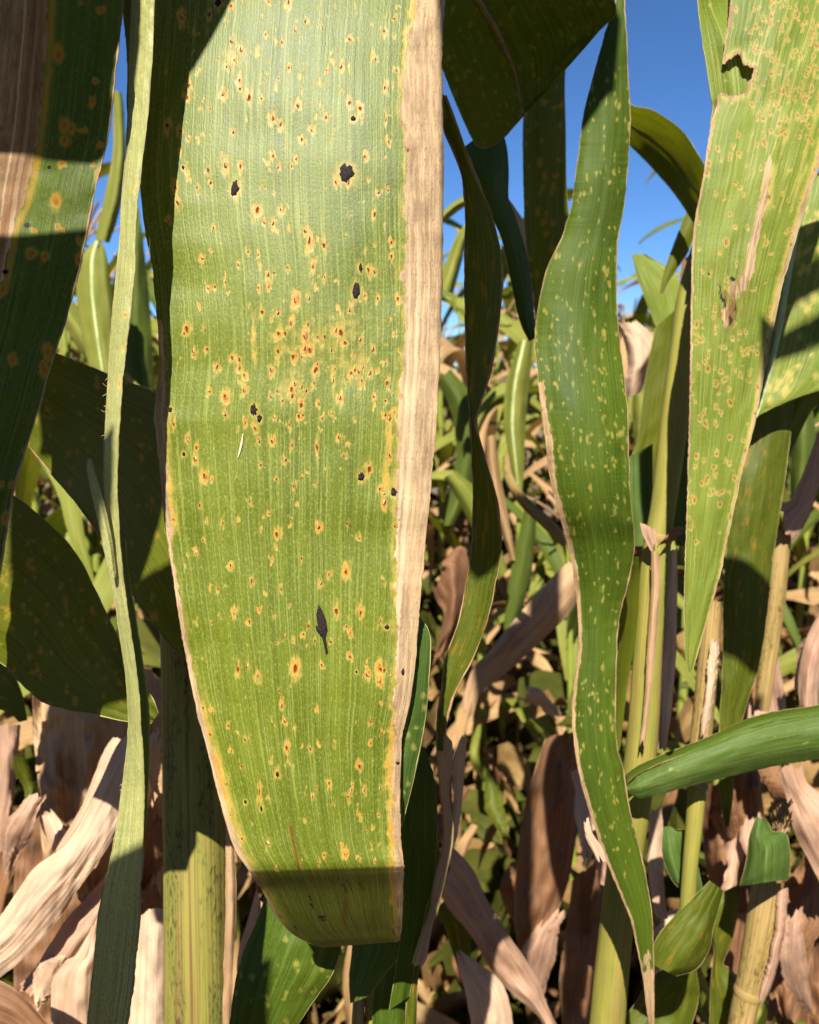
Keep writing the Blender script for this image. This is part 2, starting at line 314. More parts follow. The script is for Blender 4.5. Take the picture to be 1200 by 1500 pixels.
    if margin:
        q = max(1, int(6 / step))
        for e in sides:
            pv, pf = tube(V[::q, e] - b0, mrad * (.25 + 1.1 * vn(np.arange(len(V[::q])) / 5., np.zeros(len(V[::q])), seed)), 5)
            put('leaf_margin', mesh_np('leaf_margin', pv, pf, M[margin]), blade)
    if rib:
        j = int(ribu * (nu - 1)); c = V[:, j] - b0; rr = ribr * np.interp(np.linspace(0, 1, nv), [0, .6, 1], [1, .7, .25])
        pv, pf = tube(c, rr, 8, 1.0); put('midrib', mesh_np('midrib', pv, pf, M[rib]), blade)
    return L

def speckle(X, Y, u, pts, H=None):
    """elliptical marks (x, y, a, b) as a 0..1 field"""
    H = np.zeros_like(X) if H is None else H
    r0, r1 = Y.min(1), Y.max(1)
    for q in pts:
        x, y, a, b = q[:4]; k_ = q[4] if len(q) > 4 else 1.0
        rows = np.where((r1 > y - 2.6 * b) & (r0 < y + 2.6 * b))[0]
        if not len(rows): continue
        s = slice(rows[0], rows[-1] + 1)
        d = ((X[s] - x) / a) ** 2 + ((Y[s] - y) / b) ** 2
        H[s] = np.maximum(H[s], k_ * np.exp(-d * .75))
    return H

def stalk(name, label, mat, pts, cat='stalk', n=28, group=None, nodes=(), thing=True, ridge=.04, part='stem'):
    """pts: x y radius_px depth"""
    K = np.array([[float(z) for z in s.split()] for s in pts.strip().split(';')]); t = np.linspace(0, len(K) - 1, 26 * (len(K) - 1))
    k = cr(K, t); c = P(k[:, 0], k[:, 1], k[:, 3]); r = k[:, 2] * W * k[:, 3] / 1200
    root = tag(empty(name, c[-1]), label, cat, group) if thing is True else thing
    b0 = np.array(root.location)
    th = np.linspace(0, 2 * np.pi, n, endpoint=False)
    v, f = tube(c - b0, r, n); v = v.reshape(len(c), n, 3); cc = (c - b0)[:, None]
    prof = 1 + ridge * (fbm(np.cos(th)[None] * 2 + 3, np.sin(th)[None] * 2 + np.linspace(0, 3, len(c))[:, None], len(label)) - .5) * 2
    v = cc + (v - cc) * prof[..., None]
    me = mesh_np(part, v.reshape(-1, 3), f, M[mat])
    dv = np.concatenate([[0], np.cumsum(np.linalg.norm(np.diff(c, axis=0), axis=1))])
    uu = np.abs(np.linspace(-1, 1, n)) * r.mean() * 3.14
    set_uv(me, np.stack(np.broadcast_arrays(uu[None], dv[:, None]), -1).reshape(-1, 2)); stem = put(part, me, root)
    for (fr, mt) in nodes:                                   # swollen rings where leaves attach
        i = int(fr * (len(c) - 2)); i = max(1, min(i, len(c) - 3)); dirv = c[i + 1] - c[i]; dirv /= np.linalg.norm(dirv)
        s = np.linspace(-1, 1, 7); pp = c[i] + s[:, None] * dirv * r[i] * .35; rr = r[i] * (1.02 + .07 * (1 - s ** 2))
        pv, pf = tube(pp - b0, rr, n); put('node_ring', mesh_np('node_ring', pv, pf, M[mt]), stem)
    return root

# ------------------------------------------------------------------ the field: soil, weeds, litter, rows of corn
def soil_mat():
    g = NG('soil'); tc = g.n('ShaderNodeTexCoord').outputs['Object']
    a = g.noise(tc, 9, 5, .6); b = g.noise(tc, 60, 4, .6)
    pb = g.n('ShaderNodeBsdfPrincipled'); g.inp(pb.inputs['Base Color'], g.mix(g.ramp(b, .35, .65), g.mix(a, lin((112, 90, 66)), lin((88, 70, 50))), lin((134, 110, 82))))
    pb.inputs['Roughness'].default_value = .95
    bp = g.n('ShaderNodeBump'); bp.inputs['Strength'].default_value = 1; bp.inputs['Distance'].default_value = .03; g.inp(bp.inputs['Height'], g.math('ADD', a, g.math('MULTIPLY', b, .4))); g.inp(pb.inputs['Normal'], bp.outputs[0])
    g.t.links.new(pb.outputs[0], g.out.inputs[0]); return g.m
M['soil'] = soil_mat()
def build_ground():
    x = np.concatenate([[-2000, -300, -60, -15], np.linspace(-6, 6, 150), [15, 60, 300, 2000]])
    y = np.concatenate([[-2000, -300, -40, -8], np.linspace(-2, 9, 150), [15, 60, 300, 2000]])
    X, Y = np.meshgrid(x, y); Z = -.04 + .05 * (fbm(X * 2.5, Y * 2.5, 3) - .5) + .05 * (fbm(X * 9, Y * 9, 8) - .5); Z[np.abs(X) > 7] = -.05
    tag(put('ground', mesh_np('ground', np.stack([X, Y, Z], -1).reshape(-1, 3), grid_faces(len(y), len(x)), M['soil'])), 'bare brown soil between the corn rows', kind='structure')
build_ground()

def blade_arrays(length, width, e0, droop, twist, seed, nu=7, nv=20, fold=.25, tipw=.03):
    """a leaf in its own frame: starts at the origin, runs out along +x, arches down"""
    s = np.linspace(0, 1, nv); el = e0 - droop * s ** 1.3; ds = length / (nv - 1)
    x = np.concatenate([[0], np.cumsum(np.cos(el[:-1]) * ds)]); z = np.concatenate([[0], np.cumsum(np.sin(el[:-1]) * ds)])
    yy = (fbm(s * 2, s * 0, seed) - .5) * .16 * length * s
    w = width * np.clip(np.interp(s, [0, .12, .4, .75, 1], [.45, .75, 1, .7, tipw]), 0, 1) / 2
    u = np.linspace(-1, 1, nu); tw = twist * s + (vn(s * 3, s * 0, seed + 4) - .5) * 1.0
    nx, nz = -np.sin(el), np.cos(el)
    v = np.zeros((nv, nu, 3))
    lift = fold * w[:, None] * np.abs(u)[None] + width * .16 * (np.abs(u)[None] ** 2) * (vn(s[:, None] * 7, u[None] * .6 + 2, seed) - .5) * 2
    a = w[:, None] * u[None]
    yl = a * np.cos(tw)[:, None] - lift * np.sin(tw)[:, None]; zl = a * np.sin(tw)[:, None] + lift * np.cos(tw)[:, None]
    v[..., 0] = x[:, None] + nx[:, None] * zl; v[..., 1] = yy[:, None] + yl; v[..., 2] = z[:, None] + nz[:, None] * zl
    uv = np.stack(np.broadcast_arrays(u[None] * width / 2, (s * length)[:, None]), -1).reshape(-1, 2)
    return v.reshape(-1, 3), grid_faces(nv, nu), uv
def rotz(v, a):
    c, s_ = math.cos(a), math.sin(a); R = np.array([[c, -s_, 0], [s_, c, 0], [0, 0, 1]]); return v @ R.T

def corn_plant(seed, h):
    rg = random.Random(seed); root = empty('corn_plant')
    t = np.linspace(0, 1, 30); lean = rg.uniform(-.05, .05)
    c = np.stack([lean * t ** 2 * h, rg.uniform(-.04, .04) * t ** 2 * h, t * h], -1)
    v, f = tube(c, np.interp(t, [0, .5, .85, 1], [.014, .012, .007, .003]), 8)
    me = mesh_np('stem', v, f, M['stalk_green']); set_uv(me, np.stack([np.tile(np.arange(8) * .006, 30), np.repeat(t * h, 8)], -1)); put('stem', me, root)
    n = 13; az = rg.uniform(0, 6.28)
    for i in range(n):
        fr = .16 + .74 * i / (n - 1); p = c[int(fr * 29)]; az += math.pi + rg.uniform(-.5, .5); dead = fr < .5
        if dead: a = blade_arrays(rg.uniform(.4, .65), rg.uniform(.05, .075), rg.uniform(.1, .7), rg.uniform(2.0, 2.8), rg.uniform(-2.5, 2.5), seed * 31 + i, fold=.5)
        else: a = blade_arrays(rg.uniform(.65, .95), rg.uniform(.05, .072), rg.uniform(.85, 1.35), rg.uniform(2.0, 2.9), rg.uniform(-.8, .8), seed * 31 + i, nv=24)
        me = mesh_np('blade', rotz(a[0], az) + p, a[1], M[rg.choice(['far_dry', 'far_dry', 'far_brown'])] if dead else M[rg.choice(['far', 'far', 'far', 'far_green', 'far_dry'])]); set_uv(me, a[2]); put('blade', me, root)
    for i in range(7):                                       # tassel branches
        e = rg.uniform(.6, 1.3) if i else 1.55; L_ = rg.uniform(.12, .22); d = np.array([math.cos(i * 2.4) * math.cos(e), math.sin(i * 2.4) * math.cos(e), math.sin(e)])
        s = np.linspace(0, 1, 8)[:, None]; v, f = tube(c[-1] + d * L_ * s + np.array([0, 0, -.05]) * s ** 2, .0035, 5); put('tassel_branch', mesh_np('tassel_branch', v, f, M['dry']), root)
    return root
def copy_tree(o, parent=None):
    c = o.copy(); COL.objects.link(c); c.parent = parent
    for ch in o.children: copy_tree(ch, c)
    return c
protos = [corn_plant(i, 1.55 + .09 * (i % 4)) for i in range(6)]
used = set(); rg = random.Random(5); k = 0
for ry, x0, x1 in ((2.7, -2.2, 2.2), (3.35, -2.3, 2.4), (4.0, -2.6, 2.8), (4.7, -3.0, 3.2), (5.6, -3.4, 3.7)):
    x = x0
    while x < x1:
        px = 600 + x / (W * ry) * 1200
        skip = ry == 2.7 and 560 < px < 900
        if not skip:
            p = protos[k % 6]; o = p if k % 6 not in used else copy_tree(p); used.add(k % 6)
            o.location = (x + rg.uniform(-.05, .05), ry + rg.uniform(-.08, .08), -.03); o.rotation_euler = (rg.uniform(-.05, .05), rg.uniform(-.05, .05), rg.uniform(0, 6.28)); sc = rg.uniform(1.0, 1.18); o.scale = (sc, sc, sc)
            tag(o, 'green corn plant with drying lower leaves in the rows behind', 'corn plant', 'corn plants in the rows behind'); k += 1
        x += rg.uniform(.18, .27)

for (x, y, sc, lab) in ((-.32, 1.35, .80, 'short corn plant half hidden behind the rusted leaf'), (-.08, 1.5, .82, 'short corn plant standing behind the middle of the rusted leaf'), (.33, 1.45, .8, 'short corn plant behind the flecked leaf'),
                         (.62, 1.5, .84, 'short corn plant behind the pale leaf with the hole'), (-.72, 1.5, .86, 'short corn plant at the left behind the dark leaves'),
                         (.2, 2.05, .98, 'corn plant in the gap right of the rusted leaf'), (.46, 2.2, 1.0, 'corn plant in the gap behind the flecked leaf'), (-.85, 2.1, 1.06, 'corn plant in the left gap beside the narrow leaf'), (-.6, 2.2, 1.08, 'corn plant behind the narrow leaf'), (.75, 2.1, .98, 'corn plant behind the yellow-green stalk'), (1.0, 2.15, 1.0, 'corn plant at the right edge behind the mottled leaf')):
    o = copy_tree(protos[k % 6]); k += 1; o.location = (x, y, -.03); o.rotation_euler = (0, 0, k * 1.3); o.scale = (sc, sc, sc); tag(o, lab, 'corn plant', 'short corn plants close behind')

def scatter_stuff(name, label, cat, mat, n, fn, nu=4, nv=6):
    vs_, fs, us, c = [], [], [], 0; lib = [blade_arrays(1, 1, .6, 1.2, .6 * (i % 3 - 1), i + 60, nu, nv, .3, .02) for i in range(8)]
    r = np.random.default_rng(len(name))
    for i in range(n):
        pos, ln, wi, tilt = fn(r); a = lib[i % 8]; v = a[0] * np.array([ln, wi, ln]); az = r.uniform(0, 6.28)
        ct, st_ = math.cos(tilt), math.sin(tilt); v = v @ np.array([[ct, 0, st_], [0, 1, 0], [-st_, 0, ct]]); v = rotz(v, az) + pos
        vs_.append(v); fs.append(a[1] + c); us.append(a[2] * np.array([wi, ln]) + r.uniform(0, 9)); c += len(v)
    me = mesh_np(name, np.concatenate(vs_), np.concatenate(fs), M[mat]); set_uv(me, np.concatenate(us)); tag(put(name, me), label, cat, kind='stuff')
def weed_pos(r):
    y = r.uniform(1.3, 5.5); x = r.uniform(-.62, .62) * y; cl = vn(np.array(x * 3.), np.array(y * 3.), 5)
    return np.array([x, y, abs(r.normal(0, .22)) * (.3 + 1.6 * cl)]), r.uniform(.06, .2), r.uniform(.007, .02), r.uniform(-1.0, .4)
scatter_stuff('weeds', 'low green weeds growing over the soil between rows', 'weeds', 'weed', 12000, weed_pos)
def litter_pos(r):
    y = r.uniform(.9, 5); x = r.uniform(-.65, .65) * y
    return np.array([x, y, r.uniform(-.03, .05)]), r.uniform(.12, .4), r.uniform(.02, .05), r.uniform(-.3, .5)
scatter_stuff('leaf_litter', 'dry fallen corn leaves covering the soil', 'leaf litter', 'far_brown', 400, litter_pos, 4, 8)
def straw_pos(r):
    p, l, w, t = weed_pos(r); return p * np.array([1, 1, 1.3]), r.uniform(.05, .2), r.uniform(.006, .022), r.uniform(-1.2, .6)
scatter_stuff('straw_tangle', 'tangle of straw coloured dead stems and leaf shreds among the weeds', 'straw', 'straw', 5000, straw_pos, 3, 6)
def around_pos(r):
    a = r.uniform(0, 6.28); q = 3.2 * math.sqrt(r.random()); return np.array([q * math.cos(a), q * math.sin(a) - .8, r.uniform(-.04, .05)]), r.uniform(.15, .5), r.uniform(.03, .07), r.uniform(-.3, .5)
scatter_stuff('dry_residue', 'dry corn leaves strewn on the ground around the viewer', 'leaf litter', 'far_dry', 2200, around_pos, 4, 8)
for i_ in range(40):                                           # the rows the photographer stands among
    a_ = i_ * 2.399; r_ = 1.35 + 1.3 * rg.random(); x_, y_ = r_ * math.cos(a_), r_ * math.sin(a_) - .2
    if y_ > -.9 and abs(x_) < .51 * max(y_, 0) + .95: continue
    o = copy_tree(protos[k % 6]); k += 1; o.location = (x_, y_, -.03); o.rotation_euler = (0, 0, i_); tag(o, 'green corn plant in the rows beside and behind the viewer', 'corn plant', 'corn plants around the viewer')

# ------------------------------------------------------------------ the big rusted leaf in the middle
SPOTS = """338 8 8;340 60 9;353 73 9;343 88 8;320 85 7;332 97 9;351 117 8;352 130 8;365 142 9;327 138 9;277 125 8;274 142 8;308 158 5;264 192 7;276 203 6;341 193 7;389 50 5;432 45 7;412 62 5;407 115 6;424 100 6;383 145 5;400 173 9;412 182 8;437 155 8;400 228 6;408 245 6;434 232 7;427 243 6;305 248 8;330 242 11;353 243 7;393 2 6;423 3 7;245 185 9;243 100 8;267 25 9;307 22 8;
448 32 6;473 42 4;512 57 9;562 45 8;578 27 6;550 87 7;580 103 9;564 128 7;499 97 6;478 102 6;512 150 10;527 158 8;477 172 9;457 191 8;442 205 7;565 175 6 18;569 207 7;535 230 5;597 220 6;
309 267 7;288 275 5;377 308 8;388 326 7;400 327 9;411 307 8 16;313 333 7;297 378 8;309 365 7;363 369 8;378 373 6;349 387 6;422 392 6;402 399 6;393 403 6;394 419 5;379 422 7;315 420 8;305 421 6;330 414 7;384 457 9;407 458 8;433 440 10;274 481 9;270 488 7;300 483 7;408 488 9;418 488 9;426 474 7;257 275 8;260 297 8;247 323 7;
554 282 8;568 279 8;549 314 7 14;447 338 7;453 352 8;475 360 7;506 345 4;547 362 5;573 355 6;573 375 6;458 390 7;476 406 6;540 395 7;549 398 7;533 432 7;553 437 7;582 437 6;453 437 7;512 454 8;451 475 9;447 493 8;492 483 9;499 487 8;475 492 9;465 492 8;528 497 6;492 267 7;510 268 8;
284 515 6;303 512 8;340 523 10;350 527 9;351 538 9;358 549 8;358 571 8;318 537 8;330 580 9;307 573 7;330 607 8;360 618 8;373 627 10;379 646 6;398 542 9;407 514 8;430 522 11;397 581 8;407 571 7;427 570 9;428 580 9;433 563 8;414 587 6;437 610 7;402 610 5;424 622 5;399 646 7;427 652 7;419 673 8;382 682 7;405 702 7;430 711 8;275 644 6;288 655 8;286 671 9;299 697 8 15;255 621 7 14;366 733 5;292 739 5;
447 510 10;454 513 9;443 522 8;485 513 7;505 502 8;518 518 6;546 511 8;465 532 7;462 542 8;492 540 8;488 557 7 22;565 533 7;520 542 7;526 544 7;531 537 7;514 547 7;507 556 7;542 547 8;530 558 8;567 560 7;448 572 10;442 567 9;460 560 6;498 583 7;548 581 9;564 587 6;467 592 8;472 612 8;488 606 5;564 608 7;570 613 9;577 603 6;443 607 7;442 593 8;497 640 9;503 667 6;540 687 9;572 667 8;477 689 5;464 655 5 20;557 716 6;563 735 8 15;562 723 7;443 700 6;
395 753 6;426 761 6;327 767 6 14;406 782 7;297 791 6;287 808 7;338 828 7;396 822 5;368 850 6;321 862 5;412 862 7;380 892 7;343 898 8;365 910 8;311 912 6;417 932 7;405 942 7;349 980 8 16;363 975 6;378 990 7;433 979 11;254 761 6;
467 772 8;509 767 5;526 788 6;579 770 4;585 761 4;442 817 7;481 840 6;470 855 6;507 837 9;493 895 9 18;507 917 9;512 927 7;528 897 9 17;557 908 6;461 938 7;484 940 7;452 917 5;444 928 6;513 962 8;471 974 6;537 973 7;538 988 8;557 980 9;563 982 7;556 997 7;573 990 5;
409 1012 6;412 1022 5;412 1033 6 12;417 1057 6;420 1095 9 15;454 1097 6;335 1063 5;359 1083 6;339 1099 5;354 1122 6;406 1133 6;463 1152 7;457 1167 4;332 1148 5;380 1160 6 22;393 1235 9;337 1193 4;355 1228 5;298 1037 5;308 1075 5;312 1043 4;
543 1057 6;560 1073 7;577 1062 4;543 1088 6;526 1122 9;515 1150 5;515 1157 5;510 1167 5;533 1158 5;557 1155 7;482 1147 5;489 1175 4;555 1193 6;538 1217 4;557 1237 4;503 1240 6;505 1250 7 12;526 1257 4;475 1252 4;467 1265 4;550 1260 4;405 1272 4"""
SP = []
for s in SPOTS.replace('\n', '').split(';'):
    q = [float(z) for z in s.split()]; ra, rb = random.uniform(.65, 1.2), random.uniform(.8, 1.5); SP.append((q[0], q[1], q[2] * ra, q[3] if len(q) > 3 else q[2] * ra * 1.4 * rb))
BLACK = [(320, 4, 5, 8), (517, 174, 4, 4), (508, 254, 12, 13), (345, 276, 7, 13), (528, 392, 3, 7), (522, 426, 6, 12), (372, 600, 5.5, 9), (380, 612, 4, 6), (269, 665, 2.6, 3), (249, 600, 3.5, 4),
         (529, 699, 5, 7), (577, 721, 4.5, 7), (567, 919, 3.5, 3.5), (522, 984, 1.6, 2), (591, 984, 2.6, 6), (360, 1175, 2, 3), (383, 1184, 2, 4), (582, 1117, 3.5, 2), (406, 1134, 2.4, 4),
         (471, 1341, 6, 6), (455, 1324, 2.2, 4), (453, 1312, 1.8, 3), (507, 1289, 2, 3), (527, 1292, 2, 3), (501, 1294, 3, 2.4), (430, 1356, 3.4, 2), (487, 1377, 2, 1.6), (575, 1361, 2.6, 2), (269, 245, 2.4, 3)]
DRYB = np.array([(-80, 618), (0, 612), (30, 606), (60, 597), (150, 588), (165, 585), (200, 594), (300, 594), (370, 593), (400, 587), (430, 593), (500, 592), (560, 588), (600, 583), (700, 581), (800, 580), (900, 581), (1000, 579), (1060, 577), (1150, 574), (1250, 577), (1300, 580), (1340, 582), (1500, 583)])
LFTB = np.array([(-80, 0), (380, 0), (470, 238), (500, 240), (600, 244), (650, 242), (740, 247), (775, 253), (800, 252), (900, 267), (1000, 286), (1100, 310), (1200, 337), (1250, 357), (1300, 386), (1350, 411), (1500, 430)])
def main_marks(X, Y, u):
    nz = (fbm(X / 9, Y / 11, 3) - .5); wx = X + (vn(X / 3.2, Y / 10, 7) - .5) * 7; wy = Y + (vn(X / 2.6, Y / 9, 8) - .5) * 12
    b = np.interp(Y, DRYB[:, 0], DRYB[:, 1]) + nz * 14
    dry = sm(-2.5, 2.5, X - b)
    lb = np.interp(Y, LFTB[:, 0], LFTB[:, 1]) + nz * 6
    dry = np.maximum(dry, sm(1.5, -1.5, X - lb))
    halo = speckle(wx, wy, u, [(x, y, a * .62, c * .72, .5 + .5 * _T[int(x) & 255, int(y) & 255]) for x, y, a, c in SP])
    rr = np.random.default_rng(17); tiny = []
    while len(tiny) < 330:
        x, y = rr.uniform(262, 585), rr.uniform(0, 1265)
        if rr.random() < .14 + .8 * math.exp(-((x - 460) / 90) ** 2 - ((y - 520) / 80) ** 2) + .3 * (y < 350): q = rr.uniform(1.4, 3.0); tiny.append((x, y, q, q * rr.uniform(1.2, 2.4), rr.uniform(.4, .9)))
    halo = np.maximum(halo, speckle(wx, wy, u, tiny))
    cluster = speckle(X, Y, u, [(455, 505, 60, 34), (520, 540, 38, 34), (345, 85, 22, 30), (430, 560, 22, 40), (500, 480, 60, 24)]); halo = np.maximum(halo, cluster * (.06 + .5 * fbm(X / 5, Y / 9, 21)))
    # yellowing front along both dry margins
    fr = np.exp(-((X - b) / 9.) ** 2) * np.interp(Y, [-80, 0, 60, 160, 500, 700, 1000, 1100, 1300, 1400], [.75, .8, .7, .3, .36, .45, .42, .75, .8, .3]) * (X < b + 2)
    fl = np.exp(-((X - lb) / 13.) ** 2) * np.interp(Y, [0, 470, 600, 760, 800, 1000, 1060, 1150, 1200, 1300, 1400], [0, .1, .3, .55, .2, .25, .55, .7, .5, .35, .2])
    halo = np.maximum(halo, np.maximum(fr, fl) * (.7 + .6 * vn(X / 6, Y / 25, 2)))
    halo = np.maximum(halo, speckle(wx, Y, u, [(371, 488, 4, 26), (372, 520, 4, 16), (566, 700, 7, 40), (570, 640, 6, 30)]) * .6)
    core = speckle(wx, wy, u, [(x + 1, y + 1, a * .22, c * .24) for x, y, a, c in SP]) * .8
    core = np.maximum(core, speckle(wx, wy, u, [(t_[0], t_[1], .9, 1.3) for t_ in tiny[::2]]) * .6)
    core = np.maximum(core, np.exp(-((X - b - 1) / 2.2) ** 2) * sm(.52, .75, fbm(X / 6, Y / 14, 5)) * .5)
    crack = np.interp(Y, [1210, 1235, 1253, 1276], [426, 430, 434, 439]); ck = np.exp(-((X - crack) / 2.0) ** 2) * (Y > 1210) * (Y < 1276)
    core = np.maximum(core, ck); core = np.maximum(core, speckle(X, Y, u, [(506, 1331, 4, 16)]) * .8)
    blk = np.zeros_like(X)
    halo = np.maximum(halo, speckle(X, Y, u, [(x, y, a * 1.25 + 2, c * 1.2 + 2) for x, y, a, c in BLACK if y < 1200]) * .55)
    return np.stack([dry, np.clip(halo, 0, 1), np.clip(core, 0, 1), blk], -1)
A = ribbon('rusted_corn_leaf', 'broad sunlit corn leaf in the middle, orange rust spots, dry tan right margin', 'main', """
232 -90 656 -90 .2985; 222 0 652 0 .2925; 212 110 648 110 .2878; 205 230 649 230 .2847; 209 310 649 310 .2832; 223 390 648 390 .282; 231 470 646 470 .281; 233 540 643 540 .281; 226 605 640 605 .28; 231 655 636 655 .28; 239 730 630 730 .279; 241 765 626 765 .279;
247 800 622 800 .279; 262 900 614 900 .278; 280 1000 605 1000 .277; 291 1050 597 1045 .277; 304 1100 588 1085 .277; 330 1200 586 1195 .276; 343 1240 588 1238 .2755; 361 1270 592 1264 .2755; 370 1283 592 1276 .2785; 384 1305 591 1300 .289; 405 1343 589 1336 .304; 430 1369 588 1360 .316; 462 1385 585 1378 .327; 478 1386 580 1376 .34; 470 1360 575 1350 .352""",
    cat='corn leaf', step=1.55, bulge=-.005, rip=.0014, ripf=.005, jag=1.1, marks=main_marks, margin='margin_tan', mrad=0.00018, seed=3, wave=.0015)

def mound(name, a, b, h, mats, seed, n=9, poly=None):
    """low raised lens: outer ring, lifted rim, sunken middle"""
    r = np.random.default_rng(seed); th = np.linspace(0, 2 * np.pi, n, endpoint=False); j = 1 + r.uniform(-.28, .28, n)
    ex = np.abs(np.sin(th)) ** 1.5
    o = np.stack([a * np.cos(th) * j * (1 - .25 * ex), b * np.sin(th) * j], -1) if poly is None else np.array(poly, float); n = len(o)
    v = [np.c_[o * 1.0, np.full(n, -.00008)], np.c_[o * .78, np.full(n, h)], np.c_[o * .45, np.full(n, h * (.35 if len(mats) > 1 else 1.25) )], [[0, 0, h * (.2 if len(mats) > 1 else 1.35)]]]
    v = np.concatenate(v); f = []; mi = []
    for k in range(2):
        for i in range(n): f.append((k * n + i, k * n + (i + 1) % n, (k + 1) * n + (i + 1) % n, (k + 1) * n + i)); mi.append(min(k, len(mats) - 1))
    for i in range(n): f.append((2 * n + i, 2 * n + (i + 1) % n, 3 * n, 3 * n)); mi.append(min(1, len(mats) - 1))
    if len(mats) > 2:                                          # the torn skin that stands up beside the powder
        s = len(v); fl = np.array([[-.75 * a, -.5 * b, h * .6], [-.2 * a, -.55 * b, h * 2.0], [-.1 * a, .5 * b, h * 2.2], [-.7 * a, .6 * b, h * .6], [-.35 * a, .85 * b, h * 1.2]])
        v = np.concatenate([v, fl]); f += [(s, s + 1, s + 2, s + 3), (s + 3, s + 2, s + 4, s + 4)]; mi += [2, 2]
    fq = [tuple(q) for q in f]; me = bpy.data.meshes.new(name); me.from_pydata([tuple(p) for p in v], [], [q if q[2] != q[3] else q[:3] for q in fq])
    for m in mats: me.materials.append(m)
    for p, m in zip(me.polygons, mi): p.material_index = m; p.use_smooth = True
    me.update(); return me
def surf(L, x, y):
    d = (L.X - x) ** 2 + (L.Y - y) ** 2; i, j = np.unravel_index(np.argmin(d), d.shape); i = min(max(i, 1), L.nv - 2); j = min(max(j, 1), L.nu - 2)
    V = L.V; tu = V[i, j + 1] - V[i, j - 1]; tv = V[i - 1, j] - V[i + 1, j]; nn = np.cross(tu, tv); nn /= np.linalg.norm(nn)
    if nn @ (CP - V[i, j]) < 0: nn = -nn
    tv = tv / np.linalg.norm(tv); tx = np.cross(tv, nn)
    return V[i, j], Matrix((tx, tv, nn)).transposed()
PUS = [mound('rust_pustule', 1, 1, .35, [M['rustrim'], M['rust'], M['flap']] if i % 3 else [M['rustrim'], M['rust']], 100 + i) for i in range(7)]
PXM = W * .28 / 1200
for i, (x, y, a, b) in enumerate(SP):
    p, R = surf(A, x, y); k = random.uniform(.26, .42); s = Matrix.Diagonal((a * k * PXM * .8, b * k * PXM * .85, a * .42 * PXM)).to_4x4()
    if random.random() < .35: s[0][0] *= -1
    o = put('rust_pustule', PUS[i % 7], A.blade); o.matrix_local = Matrix.Translation(Vector(p - A.b0)) @ R.to_4x4() @ Matrix.Rotation(random.uniform(-.3, .3), 4, 'Z') @ s
POLY = [(180, 810), (210, 880), (235, 960), (242, 1050), (218, 1120), (228, 1240), (208, 1255), (190, 1120), (142, 1045), (133, 1000), (155, 1000), (150, 900)]
pc = (471, 922); poly = [((q[0] / 6 + 440 - pc[0]) * PXM, -(q[1] / 6 + 750 - pc[1]) * PXM) for q in POLY][::-1]
for i, (x, y, a, b) in enumerate(BLACK + [(471, 922, 0, 0)]):
    p, R = surf(A, x, y); me = mound('black_spot', a * PXM * .95, b * PXM, .00035, [M['black']], 40 + i, 17, poly if a == 0 else None)
    o = put('black_spot', me, A.blade); o.matrix_local = Matrix.Translation(Vector(p - A.b0)) @ R.to_4x4()
pv, pf = tube(np.array([surf(A, x, y)[0] + .0003 * -FWD for x, y in ((357, 635), (355, 650), (352, 662), (348, 672))]) - A.b0, np.array([.0002, .00045, .0004, .0001]), 6)
put('pale_scratch', mesh_np('pale_scratch', pv, pf, M['flap']), A.blade)

# ------------------------------------------------------------------ left side
def flecks(seed, n, box, amin, amax, asp=2.0, halo=1.0, core=.5, dry=None, cl=None, corek=.34):
    r = np.random.default_rng(seed)
    pts = []
    while len(pts) < n:
        x, y = r.uniform(box[0], box[2]), r.uniform(box[1], box[3])
        if cl is None or r.random() < cl(x, y): a = r.uniform(amin, amax); pts.append((x, y, a, a * asp * r.uniform(.7, 1.4)))
    def fn(X, Y, u):
        wx = X + (vn(X / 4, Y / 8, seed) - .5) * 4; wy = Y + (vn(X / 5, Y / 6, seed + 1) - .5) * 6
        h = speckle(wx, wy, u, pts) * halo; c = speckle(wx, wy, u, [(x, y, a * corek, b * corek) for x, y, a, b in pts]) * core
        d = np.zeros_like(X) if dry is None else dry(X, Y, u)
        return np.stack([d, h, c, np.zeros_like(X)], -1)
    return fn
CB = np.array([(-200, 75), (0, 71), (70, 68), (140, 62), (200, 55), (260, 45), (300, 35), (330, 20), (390, 8), (430, 0), (700, -300)])
def left_dry(X, Y, u): return sm(-2, 2, np.interp(Y, CB[:, 0], CB[:, 1]) + (fbm(X / 10, Y / 14, 6) - .5) * 14 - X)
lf = flecks(5, 60, (0, 0, 170, 760), 3, 9, 1.3, .9, .8, left_dry)
def left_marks(X, Y, u):
    m = lf(X, Y, u); b = np.interp(Y, CB[:, 0], CB[:, 1]); m[..., 1] = np.maximum(m[..., 1], np.exp(-((X - b - 5) / 8) ** 2) * .55); m[..., 2] = np.maximum(m[..., 2], np.exp(-((X - b + 16) / 13) ** 2) * (X < b + 2) * .55)
    m[..., 3] = np.maximum(m[..., 3], speckle(X, Y, u, [(72, 245, 3, 3), (40, 330, 5, 4), (8, 398, 5, 4)])); return m
M['left'] = leaf_mat('left_leaf', (84, 102, 26), (98, 114, 36), (134, 150, 78), dry1=(190, 158, 118), dry2=(150, 112, 80), trans=.45, halo=(206, 152, 40), gloss=.45, spec=.14)
